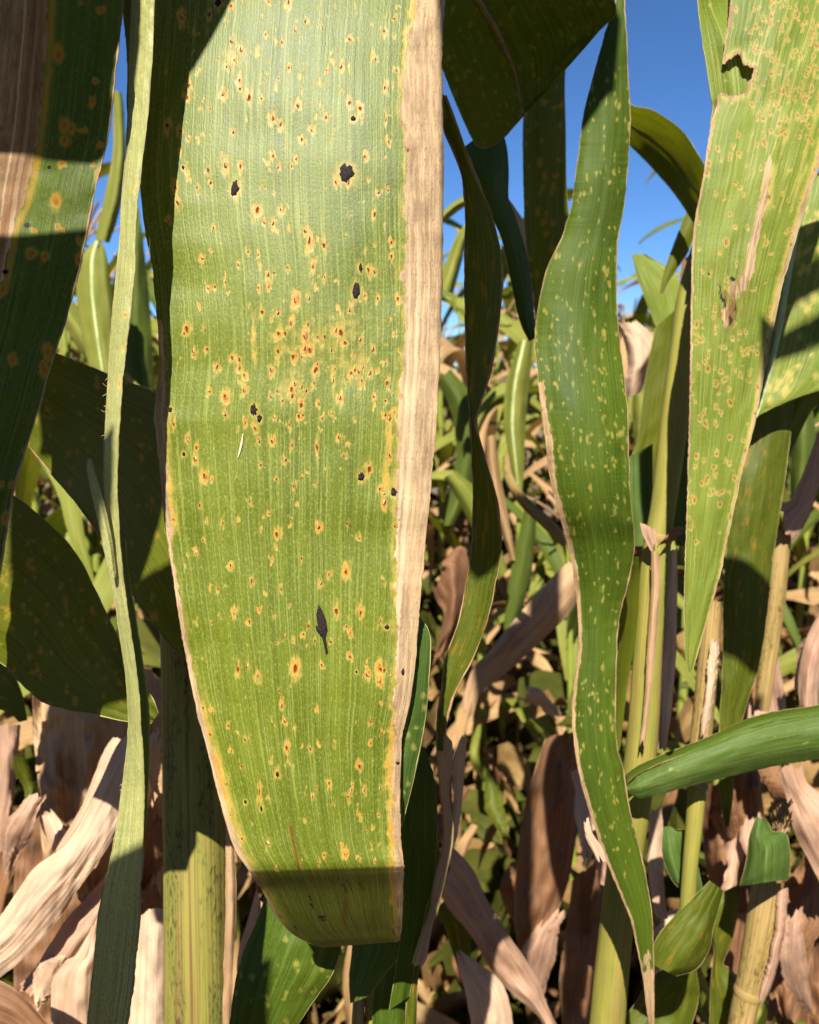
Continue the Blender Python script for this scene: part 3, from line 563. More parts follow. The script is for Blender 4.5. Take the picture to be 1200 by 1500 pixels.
ribbon('left_corn_leaf', 'shaded corn leaf at the left edge with a brown dry strip and sunlit band', 'left', """
-170 -420 168 -420 0.2650 0.2560; -180 -260 178 -260 0.2650 0.2560; -190 -120 184 -120 0.2650 0.2560; -190 0 180 0 0.2650 0.2560; -195 100 170 100 0.2650 0.2560; -200 200 158 200 0.2650 0.2560; -205 270 141 270 0.2640 0.2550; -205 340 127 340 0.2620 0.2530; -210 400 115 400 0.2600 0.2510; -215 470 96 470 0.2580 0.2490; -220 530 76 530 0.2560 0.2470; -225 590 59 590 0.2560 0.2470; -230 650 40 650 0.2560 0.2470; -240 710 22 710 0.2560 0.2470; -250 780 9 780 0.2560 0.2470; -260 860 -4 860 0.2560 0.2470; -240 960 -30 960 0.2560 0.2470""",
       cat='corn leaf', step=2.6, bulge=-.004, rip=.003, jag=.9, marks=left_marks, margin='margin_tan', mrad=0.00033, seed=12)

B = ribbon('narrow_corn_leaf', 'narrow pale green corn leaf seen almost edge-on, hanging left of the rusted leaf', 'edge_on', """
196 -300 226 -300 0.2671 0.2626; 198 -160 232 -160 0.2671 0.2626; 196 -80 231 -80 0.2671 0.2626; 192 0 227 0 0.2671 0.2626; 188 100 222 100 0.2671 0.2626; 186 200 213 200 0.2655 0.2610; 179 290 202 290 0.2628 0.2583; 176 350 198 350 0.2610 0.2565; 171 400 197 400 0.2595 0.2550; 166 450 192 450 0.2580 0.2535; 162 500 186 500 0.2565 0.2520; 156 600 176 600 0.2545 0.2500; 152 700 172 700 0.2545 0.2500; 158 770 174 770 0.2545 0.2500; 164 850 181 850 0.2545 0.2500; 173 910 189 910 0.2545 0.2500; 184 990 201 990 0.2545 0.2500; 188 1050 206 1050 0.2545 0.2500; 186 1100 209 1100 0.2545 0.2500; 180 1150 211 1150 0.2545 0.2500; 173 1200 210 1200 0.2545 0.2500; 164 1250 209 1250 0.2545 0.2500; 152 1300 206 1300 0.2545 0.2500; 143 1350 205 1350 0.2545 0.2500; 138 1400 200 1400 0.2545 0.2500; 133 1450 195 1450 0.2545 0.2500; 128 1500 187 1500 0.2545 0.2500; 122 1580 178 1580 0.2545 0.2500""",
           cat='corn leaf', step=2.6, bulge=-.0015, rip=.0008, ripf=.02, jag=.7, marks=flecks(9, 26, (155, 60, 230, 700), 1.5, 3, 2.5, .6, .6), mrad=0.00028, seed=22)
ribbon('', '', 'teal', "176 790 184 790 .2605 .2585; 178 830 187 830 .2605 .2585; 186 900 198 900 .2605 .2585; 198 990 212 990 .2605 .2585; 204 1050 219 1050 .2605 .2585; 206 1110 219 1110 .2605 .2585; 206 1160 217 1160 .2605 .2585; 205 1230 213 1230 .2605 .2585; 204 1290 208 1290 .2605 .2585", thing=B.root, part='folded_half', step=3, bulge=0, rip=.0005)
ribbon('', '', 'edge_on', "129 672 133 672 .248; 128 690 138 690 .248; 135 728 150 728 .2485; 145 770 159 765 .249; 154 815 166 805 .2495; 162 850 170 845 .25", thing=B.root, part='torn_tip', step=2, bulge=-.001, rip=.0004, mrad=0.00022)
ribbon('', '', 'deep', "182 -60 197 -60 .272 .27; 180 10 197 10 .272 .27; 184 60 192 60 .272 .27; 187 100 190 100 .272 .27", thing=B.root, part='folded_half', step=3, bulge=0, rip=.0003, margin=None)
for (y0, n) in ((556, 3), (592, 2), (640, 1), (1150, 2)):        # fine hairs on the edge
    for i in range(n):
        yy = y0 + i * 9 + random.uniform(-3, 3); xx = np.interp(yy, [500, 600, 700, 1150], [162, 156, 152, 181]); a = P(np.array([xx, xx - random.uniform(2, 4), xx - random.uniform(4, 8)]), np.array([yy, yy + random.uniform(-1, 3), yy + random.uniform(-4, 5)]), np.array([.256, .255, .255])) - B.b0
        v, f = tube(a, np.array([.00008, .00006, .00003]), 4); put('hair', mesh_np('hair', v, f, M['flap']), B.root)

ribbon('corn_leaf', 'dark shaded corn leaf with a pale upper edge crossing behind the narrow leaf', 'deep', """
-30 470 -70 570 .37; 60 508 20 632 .368; 150 545 82 702 .365; 240 582 140 775 .335; 290 630 188 862 .312; 315 720 228 918 .302; 325 800 262 960 .30""",
       cat='corn leaf', step=4, bulge=-.004, rip=.003, marks=flecks(31, 170, (0, 480, 330, 920), 1.5, 4, 1.4, .62, .3), margin='margin_tan', mrad=0.00039, seed=31)
def e_dry(X, Y, u): return speckle(X + (fbm(X / 14, Y / 14, 2) - .5) * 30, Y, u, [(165, 935, 26, 22), (125, 860, 10, 18), (190, 965, 20, 10)]) * .9
ribbon('corn_leaf', 'broad dark drooping corn leaf at lower left whose tip catches sunlight', 'deep', """
-140 900 -60 690 .345; -70 940 5 716 .342; 0 970 70 766 .338; 28 998 112 812 .334; 62 1028 148 882 .326; 100 1040 178 945 .316; 135 1046 198 985 .308; 180 1056 222 1020 .302; 222 1060 232 1045 .30""",
       cat='corn leaf', step=4, bulge=-.005, rip=.003, marks=flecks(33, 170, (0, 700, 220, 1050), 1.5, 4, 1.4, .6, .3, None), margin='margin', mrad=0.00028, seed=33)
stalk('corn_stalk', 'thick corn stalk with lime green striped sheath below the rusted leaf', 'stalk_lime', "285 640 46 .42;283 850 48 .415;286 1000 48 .41;287 1180 47 .405;289 1350 47 .4;291 1500 48 .4;293 1700 48 .4", cat='corn stalk', n=40)
ribbon('sheath_strip', 'thin tan dry sheath strip along the lime green stalk', 'dry', "330 1180 338 1180 .395; 331 1260 344 1260 .393; 331 1330 346 1330 .392; 328 1420 341 1420 .392; 324 1560 337 1560 .392", cat='sheath', step=4, bulge=-.002, rip=.001, mrad=0.00022, margin='margin_tan')

# dry husks and leaves, lower left
G = 'dry leaves at lower left'
ribbon('dry_leaf', 'broad shaded tan dry leaf hanging below the dark drooping leaf', 'dry', "50 980 240 980 .56; 48 1060 238 1060 .55; 55 1150 240 1150 .54; 62 1250 240 1250 .54; 75 1340 235 1340 .54", cat='dry leaf', bulge=-.012, rip=.012, crease=.01, tear=50, group=G, margin='margin_tan')
ribbon('dry_leaf', 'bright tan dry leaf slanting from the left edge up behind the narrow leaf', 'husk', "200 1060 196 1160 .475; 172 1092 184 1196 .475; 140 1160 152 1250 .472; 100 1232 112 1306 .47; 48 1274 78 1356 .468; 0 1342 36 1402 .465; -50 1390 -10 1440 .465", cat='dry leaf', bulge=-.006, rip=.005, fold=.004, group=G, margin='margin_tan', mrad=0.00028)
ribbon('dry_leaf', 'small upright pale dry husk tip beside the narrow leaf', 'husk', "166 1080 190 1080 .49; 150 1105 192 1110 .492; 120 1180 170 1200 .495; 85 1240 130 1270 .5; 60 1290 100 1310 .5", cat='dry leaf', bulge=-.008, rip=.006, group=G, margin='margin_tan')
ribbon('dry_leaf', 'pink tan dry leaf curling under the bright slanting leaf', 'pink', "186 1240 190 1290 .50; 140 1300 160 1340 .498; 95 1350 130 1390 .496; 50 1420 80 1446 .495; 20 1450 50 1470 .495", cat='dry leaf', bulge=-.008, rip=.006, group=G, margin='margin_tan')
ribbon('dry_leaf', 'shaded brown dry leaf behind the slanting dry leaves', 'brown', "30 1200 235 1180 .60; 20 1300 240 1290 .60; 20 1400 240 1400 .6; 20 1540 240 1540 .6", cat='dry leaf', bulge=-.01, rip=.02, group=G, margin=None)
ribbon('dry_leaf', 'pale pink dry husk between the narrow leaf and the lime stalk', 'husk', "195 1330 245 1330 .47; 192 1370 246 1350 .468; 188 1430 246 1430 .466; 184 1500 248 1500 .465; 178 1600 250 1600 .465", cat='dry leaf', bulge=-.006, rip=.005, group=G, margin='margin_tan')
ribbon('dry_leaf', 'cream dry leaf scrap at the bottom left of the narrow leaf', 'husk', "128 1370 150 1330 .46; 110 1400 145 1390 .458; 80 1430 138 1420 .456; 75 1470 136 1460 .455; 80 1560 134 1560 .455", cat='dry leaf', bulge=-.005, rip=.006, group=G, margin='margin_tan')
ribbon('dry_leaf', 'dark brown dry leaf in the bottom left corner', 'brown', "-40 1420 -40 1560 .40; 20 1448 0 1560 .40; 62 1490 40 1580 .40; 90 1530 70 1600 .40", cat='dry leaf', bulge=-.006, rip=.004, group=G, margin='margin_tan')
ribbon('corn_leaf', 'small mottled green leaf tip at the left edge above the dry leaves', 'olive', "-30 960 -40 1060 .5; 10 975 -10 1040 .5; 30 1010 15 1045 .5; 40 1055 28 1058 .5", cat='corn leaf', bulge=-.004, rip=.004)
ribbon('dry_leaf', 'tan dry leaf standing at the left edge below the mottled tip', 'pink', "-30 1060 30 1060 .62; -20 1130 26 1110 .62; -10 1190 20 1170 .62; -30 1260 10 1260 .62", cat='dry leaf', bulge=-.008, rip=.01, group=G, margin='margin_tan')
ribbon('dry_leaf', 'thin cream dry leaf curling above the slanting leaf at left', 'husk', "60 1190 70 1180 .52; 70 1230 90 1205 .52; 84 1260 104 1240 .515; 70 1290 96 1275 .51", cat='dry leaf', bulge=-.004, rip=.004, group=G, margin='margin_tan')

# leaves of the next plants seen through the gaps
GG = [('pale sunlit leaf with light midrib in the gap left of the narrow leaf', 'far', "138 352 150 356 1.0; 118 380 158 382 1.0; 112 430 166 440 1.0; 120 490 172 500 1.0; 135 560 176 570 1.0", .004), ('green blade rising behind the narrow leaf', 'far_green', "196 300 204 306 1.1; 182 380 214 390 1.1; 178 470 222 480 1.1; 182 560 226 570 1.1", 0),
      ('slanting pale blade above the dark crossing leaf', 'far', "84 440 96 432 1.05; 96 480 124 466 1.05; 130 530 158 512 1.05; 180 575 200 560 1.05; 226 610 240 596 1.05", 0), ('yellow-tipped blade at the top left gap', 'far', "164 130 178 136 .95; 166 160 182 164 .95; 164 230 184 236 .95; 150 300 176 306 .95; 140 350 160 356 .95", 0),
      ('thin green blade crossing the sky left of the twisted leaf', 'far', "640 318 644 330 1.0; 664 296 670 310 1.0; 686 282 690 296 1.0; 706 262 708 272 1.0", 0), ('sunlit blade below the sky patch beside the rusted leaf', 'far', "690 318 696 330 1.1; 668 346 684 356 1.1; 655 378 676 386 1.1; 640 420 664 430 1.1", 0),
      ('long pale blade hanging in the gap between twisted and flecked leaf', 'far', "760 500 782 496 1.2; 742 560 776 560 1.2; 738 620 770 624 1.2; 748 680 768 684 1.2; 758 730 764 730 1.2", .003), ('drooping green blade behind the twisted leaf', 'far_green', "640 560 660 540 1.3; 660 600 690 580 1.3; 668 660 700 650 1.3; 660 720 690 716 1.3; 650 770 664 770 1.3", 0),
      ('olive blade arching across the centre gap', 'far', "800 600 806 620 1.25; 770 570 772 596 1.25; 740 560 740 590 1.25; 712 580 716 606 1.25; 690 620 700 640 1.25", 0), ('narrow dry blade hanging in the centre gap', 'far_dry', "712 640 726 636 1.2; 716 700 734 700 1.2; 730 760 746 764 1.2; 748 820 756 822 1.2", 0),
      ('bright blade low in the centre gap', 'far', "650 700 668 690 1.15; 672 735 700 720 1.15; 700 790 722 770 1.15; 730 850 744 836 1.15", 0), ('dark green blade right of the twisted leaf', 'far_green', "770 740 786 730 1.2; 756 800 784 800 1.2; 744 860 772 868 1.2; 738 920 752 924 1.2", 0),
      ('sunlit blade behind the yellow-green stalk', 'far', "930 560 944 550 1.0; 926 600 950 596 1.0; 930 650 954 650 1.0; 936 700 946 700 1.0", 0), ('green blade at the right edge below the shadow bands', 'far_green', "1170 600 1190 590 .8; 1160 660 1196 650 .8; 1158 720 1190 724 .8; 1164 780 1176 780 .8", 0)]
for lab, mt, st_, cr_ in GG: ribbon('corn_leaf', lab, mt, st_, cat='corn leaf', step=5, bulge=-.01, rip=.006, fold=.01, crease=cr_, margin=None, rib='rib' if cr_ else None, ribr=.003)

# ------------------------------------------------------------------ above and right of the rusted leaf
ribbon('corn_leaf', 'dark underside of a broad corn leaf arching across the top centre', 'deep', """
560 -60 700 -260 .37 .33; 610 20 780 -160 .375 .345; 640 80 860 -60 .385 .36; 668 150 902 10 .40 .375; 700 214 875 48 .41 .385; 735 205 830 100 .415 .385; 765 168 790 142 .415 .405""",
       cat='corn leaf', step=4, bulge=.004, rip=.003, marks=flecks(41, 260, (600, -60, 910, 220), 1.2, 3.2, 1.4, .6, .2), margin='margin', mrad=0.00022, rib='rib_tan', ribr=.0022, ribu=.36, seed=44)
ribbon('corn_leaf', 'dark vertical corn leaf hanging between the arching leaf and the spotted one', 'deep', "790 60 850 40 .52; 768 160 829 100 .52; 767 260 829 200 .52; 769 340 832 300 .52; 775 400 845 400 .52; 790 500 850 500 .52; 800 580 850 600 .52", cat='corn leaf', step=5, bulge=-.006, rip=.004, marks=flecks(43, 90, (760, 60, 850, 500), 1.5, 3.5, 1.4, .8, .2), margin='margin', seed=45)
ribbon('corn_leaf', 'green curling leaf lit at its bend under the arching leaf', 'green', "680 215 720 185 .47 .5; 690 235 738 200 .465 .49; 700 268 745 240 .463 .48; 712 300 745 290 .463 .48; 735 350 756 320 .465 .48; 748 410 775 390 .47 .48; 762 470 782 460 .475 .48; 775 500 786 495 .48", cat='corn leaf', step=4, bulge=-.008, rip=.003, margin='margin_tan', mrad=0.00028, seed=46)
ribbon('dry_leaf', 'torn pale dry edge hanging beside the curling green leaf', 'husk', "738 286 750 296 .486; 742 318 766 322 .486; 752 350 772 350 .486; 755 385 772 378 .486; 765 430 780 425 .486; 775 480 786 478 .487; 780 500 786 498 .487", cat='dry leaf', step=4, bulge=-.003, rip=.004, jag=2.5, margin=None)
J = ribbon('twisted_corn_leaf', 'long twisted olive corn leaf with pale edge hanging right of the rusted leaf', 'olive', """
648 138 652 140 .318; 650 168 672 190 .32; 652 192 690 240 .325; 672 240 704 275 .33 .326; 682 295 718 310 .338 .328; 681 360 732 362 .34 .328; 681 420 736 412 .34 .328; 682 480 730 475 .34 .328; 684 540 719 540 .34 .33; 687 590 704 592 .338 .332; 690 625 698 625 .336 .333; 692 680 714 682 .338 .33; 694 740 728 735 .338 .329; 692 800 734 800 .338 .329; 684 850 726 855 .338 .329; 672 910 712 915 .338 .33; 652 968 690 970 .338 .331; 647 1010 668 1012 .338 .333; 641 1062 653 1064 .338 .335; 640 1100 650 1100 .338 .336""",
           cat='corn leaf', step=3, bulge=.003, rip=.0012, jag=.7, margin='margin_tan', mrad=.0006, seed=47)
ribbon('corn_leaf', 'smooth bluish green leaf just behind the lower right edge of the rusted leaf', 'teal', "570 880 612 900 .289; 565 940 630 932 .287; 562 1000 628 1000 .2855; 556 1060 622 1062 .285; 550 1130 608 1132 .285; 555 1180 597 1180 .286; 565 1220 588 1212 .288", cat='corn leaf', step=3, bulge=-.004, rip=.001, marks=flecks(51, 16, (590, 990, 630, 1200), 2, 4, 1.3, .7, .1), margin='margin', mrad=0.00028, seed=51)
ribbon('corn_leaf', 'green leaf half in shadow right of the rusted leaf tip', 'green', "592 1080 622 1095 .37; 586 1150 638 1150 .37; 584 1220 640 1220 .37; 586 1290 636 1290 .372; 590 1350 625 1330 .374; 580 1420 610 1400 .376; 570 1480 600 1460 .378", cat='corn leaf', step=4, bulge=-.004, rip=.002, seed=52)
ribbon('corn_leaf', 'yellow-mottled green leaf bending down under the rusted leaf tip', 'olive', "640 1240 660 1270 .385; 622 1270 648 1300 .384; 606 1330 634 1340 .382; 600 1400 622 1390 .38; 596 1460 612 1440 .38; 590 1560 610 1540 .38", cat='corn leaf', step=4, bulge=-.003, rip=.002, seed=53)
ribbon('dry_leaf', 'thin tan curled leaf strip running down from the twisted leaf', 'dry', "641 1068 661 1074 .36; 640 1110 663 1112 .36; 645 1160 658 1160 .36; 650 1210 664 1210 .362; 646 1250 662 1245 .364; 636 1290 650 1295 .366; 630 1330 640 1340 .366; 620 1360 634 1355 .366; 606 1400 624 1405 .366; 602 1422 610 1424 .366", cat='dry leaf', step=3, bulge=-.003, rip=.002, margin='margin', mrad=0.00022, seed=54)
ribbon('dry_leaf', 'cream dry strip beside the thin curled strip', 'husk', "676 1076 686 1070 .5; 664 1120 682 1110 .5; 664 1180 676 1180 .5; 655 1230 668 1230 .5; 634 1250 650 1260 .5; 630 1240 640 1256 .5", cat='dry leaf', step=4, bulge=-.003, rip=.003, margin='margin_tan')
ribbon('corn_leaf', 'dark green leaf under the rusted leaf tip, left side', 'green', "395 1290 470 1300 .36; 380 1340 500 1360 .358; 355 1400 490 1420 .356; 340 1470 450 1480 .355; 330 1560 400 1560 .355", cat='corn leaf', step=4, bulge=-.006, rip=.003, marks=flecks(55, 30, (340, 1320, 500, 1500), 2, 4, 1.3, .6, .1), margin='margin', seed=55)
ribbon('corn_leaf', 'short green leaf end poking out below the rusted leaf tip', 'teal', "520 1350 590 1350 .40; 516 1390 596 1385 .398; 512 1430 570 1420 .396; 513 1470 540 1460 .395", cat='corn leaf', step=4, bulge=-.006, rip=.003, seed=56)
ribbon('corn_leaf', 'green leaf blades crossing at the bottom centre', 'green', "560 1400 605 1390 .42; 548 1450 600 1440 .42; 545 1510 598 1500 .42; 540 1600 590 1600 .42", cat='corn leaf', step=5, bulge=-.006, rip=.004, seed=57)
stalk('corn_stalk', 'bright yellow-green stalk tip at the bottom centre', 'stalk_yellow', "536 1430 9 .43;545 1470 12 .43;556 1530 13 .43;566 1600 13 .43", cat='corn stalk', n=16)
stalk('corn_stalk', 'broken tan stalk stub at the bottom centre', 'stalk_tan', "526 1455 8 .425;524 1500 9 .425;522 1580 9 .425", cat='corn stalk', n=12)
ribbon('dry_leaf', 'orange dry leaf piece between the lime stalk and the green leaf', 'husk', "376 1300 388 1330 .45; 362 1350 390 1370 .45; 350 1390 370 1410 .45; 345 1440 352 1440 .45", cat='dry leaf', step=4, rip=.003, margin=None)

# ------------------------------------------------------------------ the spotted leaf right of centre
m_fl = flecks(61, 620, (784, 90, 935, 1300), .9, 2.0, 2.4, .66, .1, cl=lambda x, y: .25 + .75 * vn(np.array(x / 40.), np.array(y / 60.), 3) + (.3 if 330 < y < 760 else 0))
def m_marks(X, Y, u):
    m = m_fl(X, Y, u); m[..., 0] = np.maximum(m[..., 0], sm(.095, .05, u + (vn(X / 5, Y / 8, 3) - .5) * .04) * (Y > 560)); m[..., 0] = np.maximum(m[..., 0], sm(1380, 1440, Y + (fbm(X / 8, Y / 20, 3) - .5) * 60)); 
    m[..., 1] = np.maximum(m[..., 1], np.exp(-(u / .09) ** 2) * .5 * (Y > 600)); return m
M['spot2'] = leaf_mat('fleck_leaf', (68, 90, 18), (84, 104, 26), (126, 140, 66), halo=(188, 168, 84), gloss=.52, grain=.7, vein=1.2, spec=.14)
MM = ribbon('flecked_corn_leaf', 'long deep green wavy leaf right of centre with tiny yellow flecks', 'spot2', """
906 -60 918 -60 .40; 902 0 915 0 .40; 885 52 918 52 .40; 872 105 920 105 .40; 857 160 923 160 .40; 848 220 922 220 .40; 843 260 919 260 .40; 838 300 915 300 .401; 822 350 905 350 .402; 800 400 903 400 .402; 789 450 904 450 .402; 784 500 908 500 .40; 788 550 914 550 .396; 793 600 919 600 .392; 800 650 921 650 .39; 806 700 922 700 .39; 818 750 926 750 .393; 832 800 930 795 .40; 842 850 922 845 .404; 847 900 909 895 .405; 848 950 904 945 .404; 842 1000 902 1000 .402; 838 1050 902 1050 .40; 843 1100 904 1095 .398; 850 1140 914 1130 .397; 868 1200 922 1185 .397; 885 1250 935 1235 .398; 905 1300 947 1290 .398; 925 1350 955 1340 .398; 936 1400 957 1395 .398; 945 1450 958 1450 .398; 952 1510 958 1510 .398""",
            cat='corn leaf', step=1.9, bulge=-.006, rip=.0016, ripf=.006, jag=.9, marks=m_marks, margin='margin_tan', mrad=0.00033, seed=61, wave=.002)
ribbon('', '', 'deep', "916 815 936 815 .42 .436; 908 850 937 850 .425 .442; 902 900 935 900 .428 .445; 898 950 929 950 .428 .445; 896 1000 920 1000 .425 .44; 896 1050 914 1050 .42 .43; 898 1100 908 1100 .412 .418", thing=MM.root, part='folded_half', step=4, bulge=.003, rip=.001, margin=None)
ribbon('', '', 'husk', "855 1195 862 1195 .392; 858 1225 868 1220 .391; 870 1250 884 1245 .391; 880 1272 890 1270 .391", thing=MM.root, part='torn_edge', step=3, bulge=-.001, rip=.001, margin=None)
# ------------------------------------------------------------------ the pale leaf with the hole at the upper right
HOLE = np.array([(1030, 97), (1050, 95), (1062, 92), (1066, 86), (1071, 85), (1076, 80), (1080, 77), (1086, 80), (1088, 88), (1091, 95), (1096, 93), (1099, 98), (1106, 97), (1104, 107), (1102, 116), (1096, 121), (1097, 128), (1093, 137), (1080, 141), (1068, 141), (1060, 137), (1050, 139), (1030, 138)], float)
def in_poly(X, Y, Q):
    ins = np.zeros(X.shape, bool); j = len(Q) - 1
    for i in range(len(Q)):
        c = ((Q[i, 1] > Y) != (Q[j, 1] > Y)) & (X < (Q[j, 0] - Q[i, 0]) * (Y - Q[i, 1]) / (Q[j, 1] - Q[i, 1] + 1e-9) + Q[i, 0]); ins ^= c; j = i
    return ins
def poly_dist(X, Y, Q):
    d = np.full(X.shape, 1e9); 
    for i in range(len(Q)):
        a, b = Q[i - 1], Q[i]; e = b - a; t = np.clip(((X - a[0]) * e[0] + (Y - a[1]) * e[1]) / (e @ e), 0, 1); d = np.minimum(d, np.hypot(X - a[0] - t * e[0], Y - a[1] - t * e[1]))
    return d
n_fl = flecks(71, 640, (1005, -20, 1260, 800), 1.9, 3.6, 1.3, .72, 1.0, corek=.48, cl=lambda x, y: (.95 if y < 210 and x > 1100 + 0 * y else .16) if y < 470 else (.9 if abs(x - 1060) < 45 and y < 560 else .3))
def n_marks(X, Y, u):
    m = n_fl(X, Y, u); w = (fbm(X / 7, Y / 12, 4) - .5)
    dh = poly_dist(X, Y, HOLE); m[..., 0] = np.maximum(m[..., 0], sm(4.2, 1.6, dh + w * 6)); m[..., 1] = np.maximum(m[..., 1], np.exp(-(dh / 11) ** 2) * .45)
    cx = np.interp(Y, [230, 300, 360, 420], [1128, 1118, 1104, 1092]); hw = np.interp(Y, [225, 240, 300, 410, 425], [0, 5, 6, 6.5, 0]); st = sm(2, -2, np.abs(X - cx + w * 8) - hw); m[..., 0] = np.maximum(m[..., 0], st)
    m[..., 1] = np.maximum(m[..., 1], np.exp(-((X - cx - 7) / 7) ** 2) * sm(225, 250, Y) * sm(345, 285, Y) * .5)
    m[..., 0] = np.maximum(m[..., 0], speckle(X + w * 20, Y, u, [(1073, 425, 8, 20), (1064, 462, 7, 24), (1086, 416, 6, 16)]) * .8)
    m[..., 2] = np.maximum(m[..., 2], speckle(X, Y, u, [(1070, 440, 22, 45)]) * sm(.5, .66, fbm(X / 3.2, Y / 22, 9)) * .8)
    m[..., 3] = speckle(X + w * 16, Y + w * 9, u, [(1072, 408, 4, 4), (1037, 400, 1.6, 5), (1060, 440, 3.5, 12), (1070, 470, 4, 10), (1056, 425, 2, 9), (1078, 450, 2, 8)]) * .8
    m[..., 0] = np.maximum(m[..., 0], sm(.03, .015, u + w * .03) + sm(.955, .975, u + w * .04)); m[..., 1] = np.maximum(m[..., 1], np.exp(-((u - .97) / .05) ** 2) * .6)
    m[..., 1] = np.maximum(m[..., 1], sm(.5, .7, fbm(X / 6 + Y / 20, Y / 60, 8)) * .35 * sm(350, 290, Y) * sm(1075, 1110, X))
    return m
NL = ribbon('pale_corn_leaf', 'pale green striped leaf at upper right with a chewed hole and fine rust dots', 'pale', """
1078 -90 1320 -90 .372; 1071 -10 1290 -10 .372; 1062 60 1262 60 .371; 1056 110 1244 110 .37; 1050 150 1232 150 .37; 1043 180 1220 180 .369; 1035 220 1207 220 .368; 1030 260 1194 260 .367; 1020 310 1178 310 .367; 1015 350 1166 350 .367; 1012 420 1146 420 .367; 1012 470 1135 470 .367; 1011 540 1121 540 .367; 1010 600 1110 600 .367; 1008 660 1096 660 .367; 1007 720 1081 720 .367; 1005 780 1068 780 .367; 1003 840 1055 840 .367; 1002 900 1040 895 .367; 1003 950 1026 945 .367; 1008 985 1014 983 .367""",
            cat='corn leaf', step=2.0, bulge=-.003, rip=.002, ripf=.008, jag=1.0, marks=n_marks, margin='margin', mrad=0.00028, seed=71, sides=(-1,), hole=lambda X, Y: in_poly(X, Y, HOLE))
ribbon('', '', 'pale', "1020 -90 1072 -90 .376 .386; 1022 0 1075 0 .376 .388; 1028 50 1112 50 .3735 .3735; 1035 95 1124 95 .373 .3722; 1042 140 1126 140 .373 .3725; 1045 158 1118 175 .374 .376; 1040 185 1096 205 .374 .377", thing=NL.root, part='folded_half', step=3, bulge=.001, rip=.001, margin='margin', mrad=0.00028, marks=flecks(73, 10, (1020, 0, 1110, 160), 2, 4, 1.2, .5, .2))

# ------------------------------------------------------------------ far right
ribbon('corn_leaf', 'wide green leaf at the right edge crossed by dark shadow bands', 'pale', "1330 180 1160 280 .48; 1330 300 1140 350 .478; 1320 400 1125 430 .476; 1300 480 1112 510 .474; 1260 550 1100 570 .472; 1200 570 1096 612 .47; 1150 560 1094 625 .469", cat='corn leaf', step=5, bulge=-.004, rip=.002, marks=flecks(81, 70, (1110, 300, 1210, 600), 3, 7, 1.2, .6, .1), margin='margin_tan', mrad=0.00039, rib='rib', ribr=.0028, ribu=.88, seed=81)
ribbon('corn_leaf', 'mottled leaf hanging behind the pale leaf, lower part shaded', 'olive', "1120 480 1180 460 .49; 1095 560 1168 540 .49; 1085 640 1158 640 .488; 1075 720 1150 705 .486; 1065 800 1136 795 .486; 1060 880 1127 870 .486; 1060 940 1118 940 .486; 1058 1000 1106 995 .486; 1054 1060 1090 1045 .486; 1052 1120 1076 1110 .486; 1056 1170 1074 1165 .486; 1062 1212 1068 1210 .486", cat='corn leaf', step=4, bulge=-.005, rip=.003, margin='margin', mrad=0.00022, seed=82)
ribbon('corn_leaf', 'dark corn leaf crossing behind at the right edge', 'deep', "1230 430 1230 560 .52; 1200 480 1190 600 .52; 1160 560 1150 680 .52; 1120 620 1120 720 .52; 1080 680 1100 760 .52", cat='corn leaf', step=5, bulge=-.004, rip=.003, seed=83)
PL = ribbon('rolled_corn_leaf', 'rolled smooth green leaf pointing left across the lower right', 'rolled', """
1290 1020 1290 1100 .425; 1200 1042 1200 1112 .425; 1150 1052 1150 1120 .425; 1100 1064 1100 1130 .425; 1050 1084 1050 1142 .425; 1000 1104 1000 1155 .426; 960 1122 962 1165 .427; 935 1138 938 1169 .428; 918 1152 922 1164 .43""", cat='corn leaf', step=3, bulge=-.008, rip=.0012, ripf=.012, wave=.001, jag=1.0, margin=None, seed=84, marks=flecks(84, 26, (930, 1040, 1210, 1160), 1.5, 4, .6, .5, .1))
ribbon('', '', 'green', "1290 1005 1290 1030 .432 .424; 1200 1032 1200 1048 .432 .424; 1150 1040 1150 1058 .432 .424; 1100 1051 1100 1070 .432 .424; 1050 1074 1050 1088 .433 .424; 1000 1094 1000 1106 .434 .425; 950 1114 955 1124 .436 .426; 918 1134 922 1144 .438 .43; 914 1150 918 1158 .44 .432", thing=PL.root, part='rolled_edge', step=3, bulge=-.004, rip=.0005, margin='margin_tan', mrad=0.00016)
st2 = stalk('corn_stalk', 'yellow-green corn stalk with a brown node behind the pale leaf', 'stalk_yellow', "1072 230 12 .455;1040 330 15 .455;1013 430 19 .452;1000 520 20 .45;985 640 20 .45;972 740 18 .45;964 790 19 .45;958 850 21 .45;950 950 21 .45;943 1060 22 .452;932 1160 23 .455;916 1260 24 .46;903 1360 24 .465;892 1470 25 .47;880 1620 26 .475", cat='corn stalk', nodes=((.43, 'stalk_tan'),))
ribbon('', '', 'pink', "938 766 960 768 .437; 942 784 962 786 .436; 950 800 964 802 .435; 956 815 962 815 .434", thing=st2, part='sheath_collar', step=3, bulge=-.002, rip=.002, margin=None)
ribbon('', '', 'brown', "965 800 960 802 .434; 985 775 968 798 .435; 1000 772 990 792 .437; 1006 780 1004 788 .44", thing=st2, part='sheath_collar', step=3, bulge=-.002, rip=.002, margin=None)
ribbon('sheath', 'cream dry sheath standing beside the yellow-green stalk', 'husk', "978 800 992 800 .456; 972 880 992 880 .456; 968 960 990 960 .456; 962 1040 984 1040 .456; 962 1110 974 1110 .457", cat='sheath', step=5, bulge=-.004, rip=.003, margin='margin_tan')
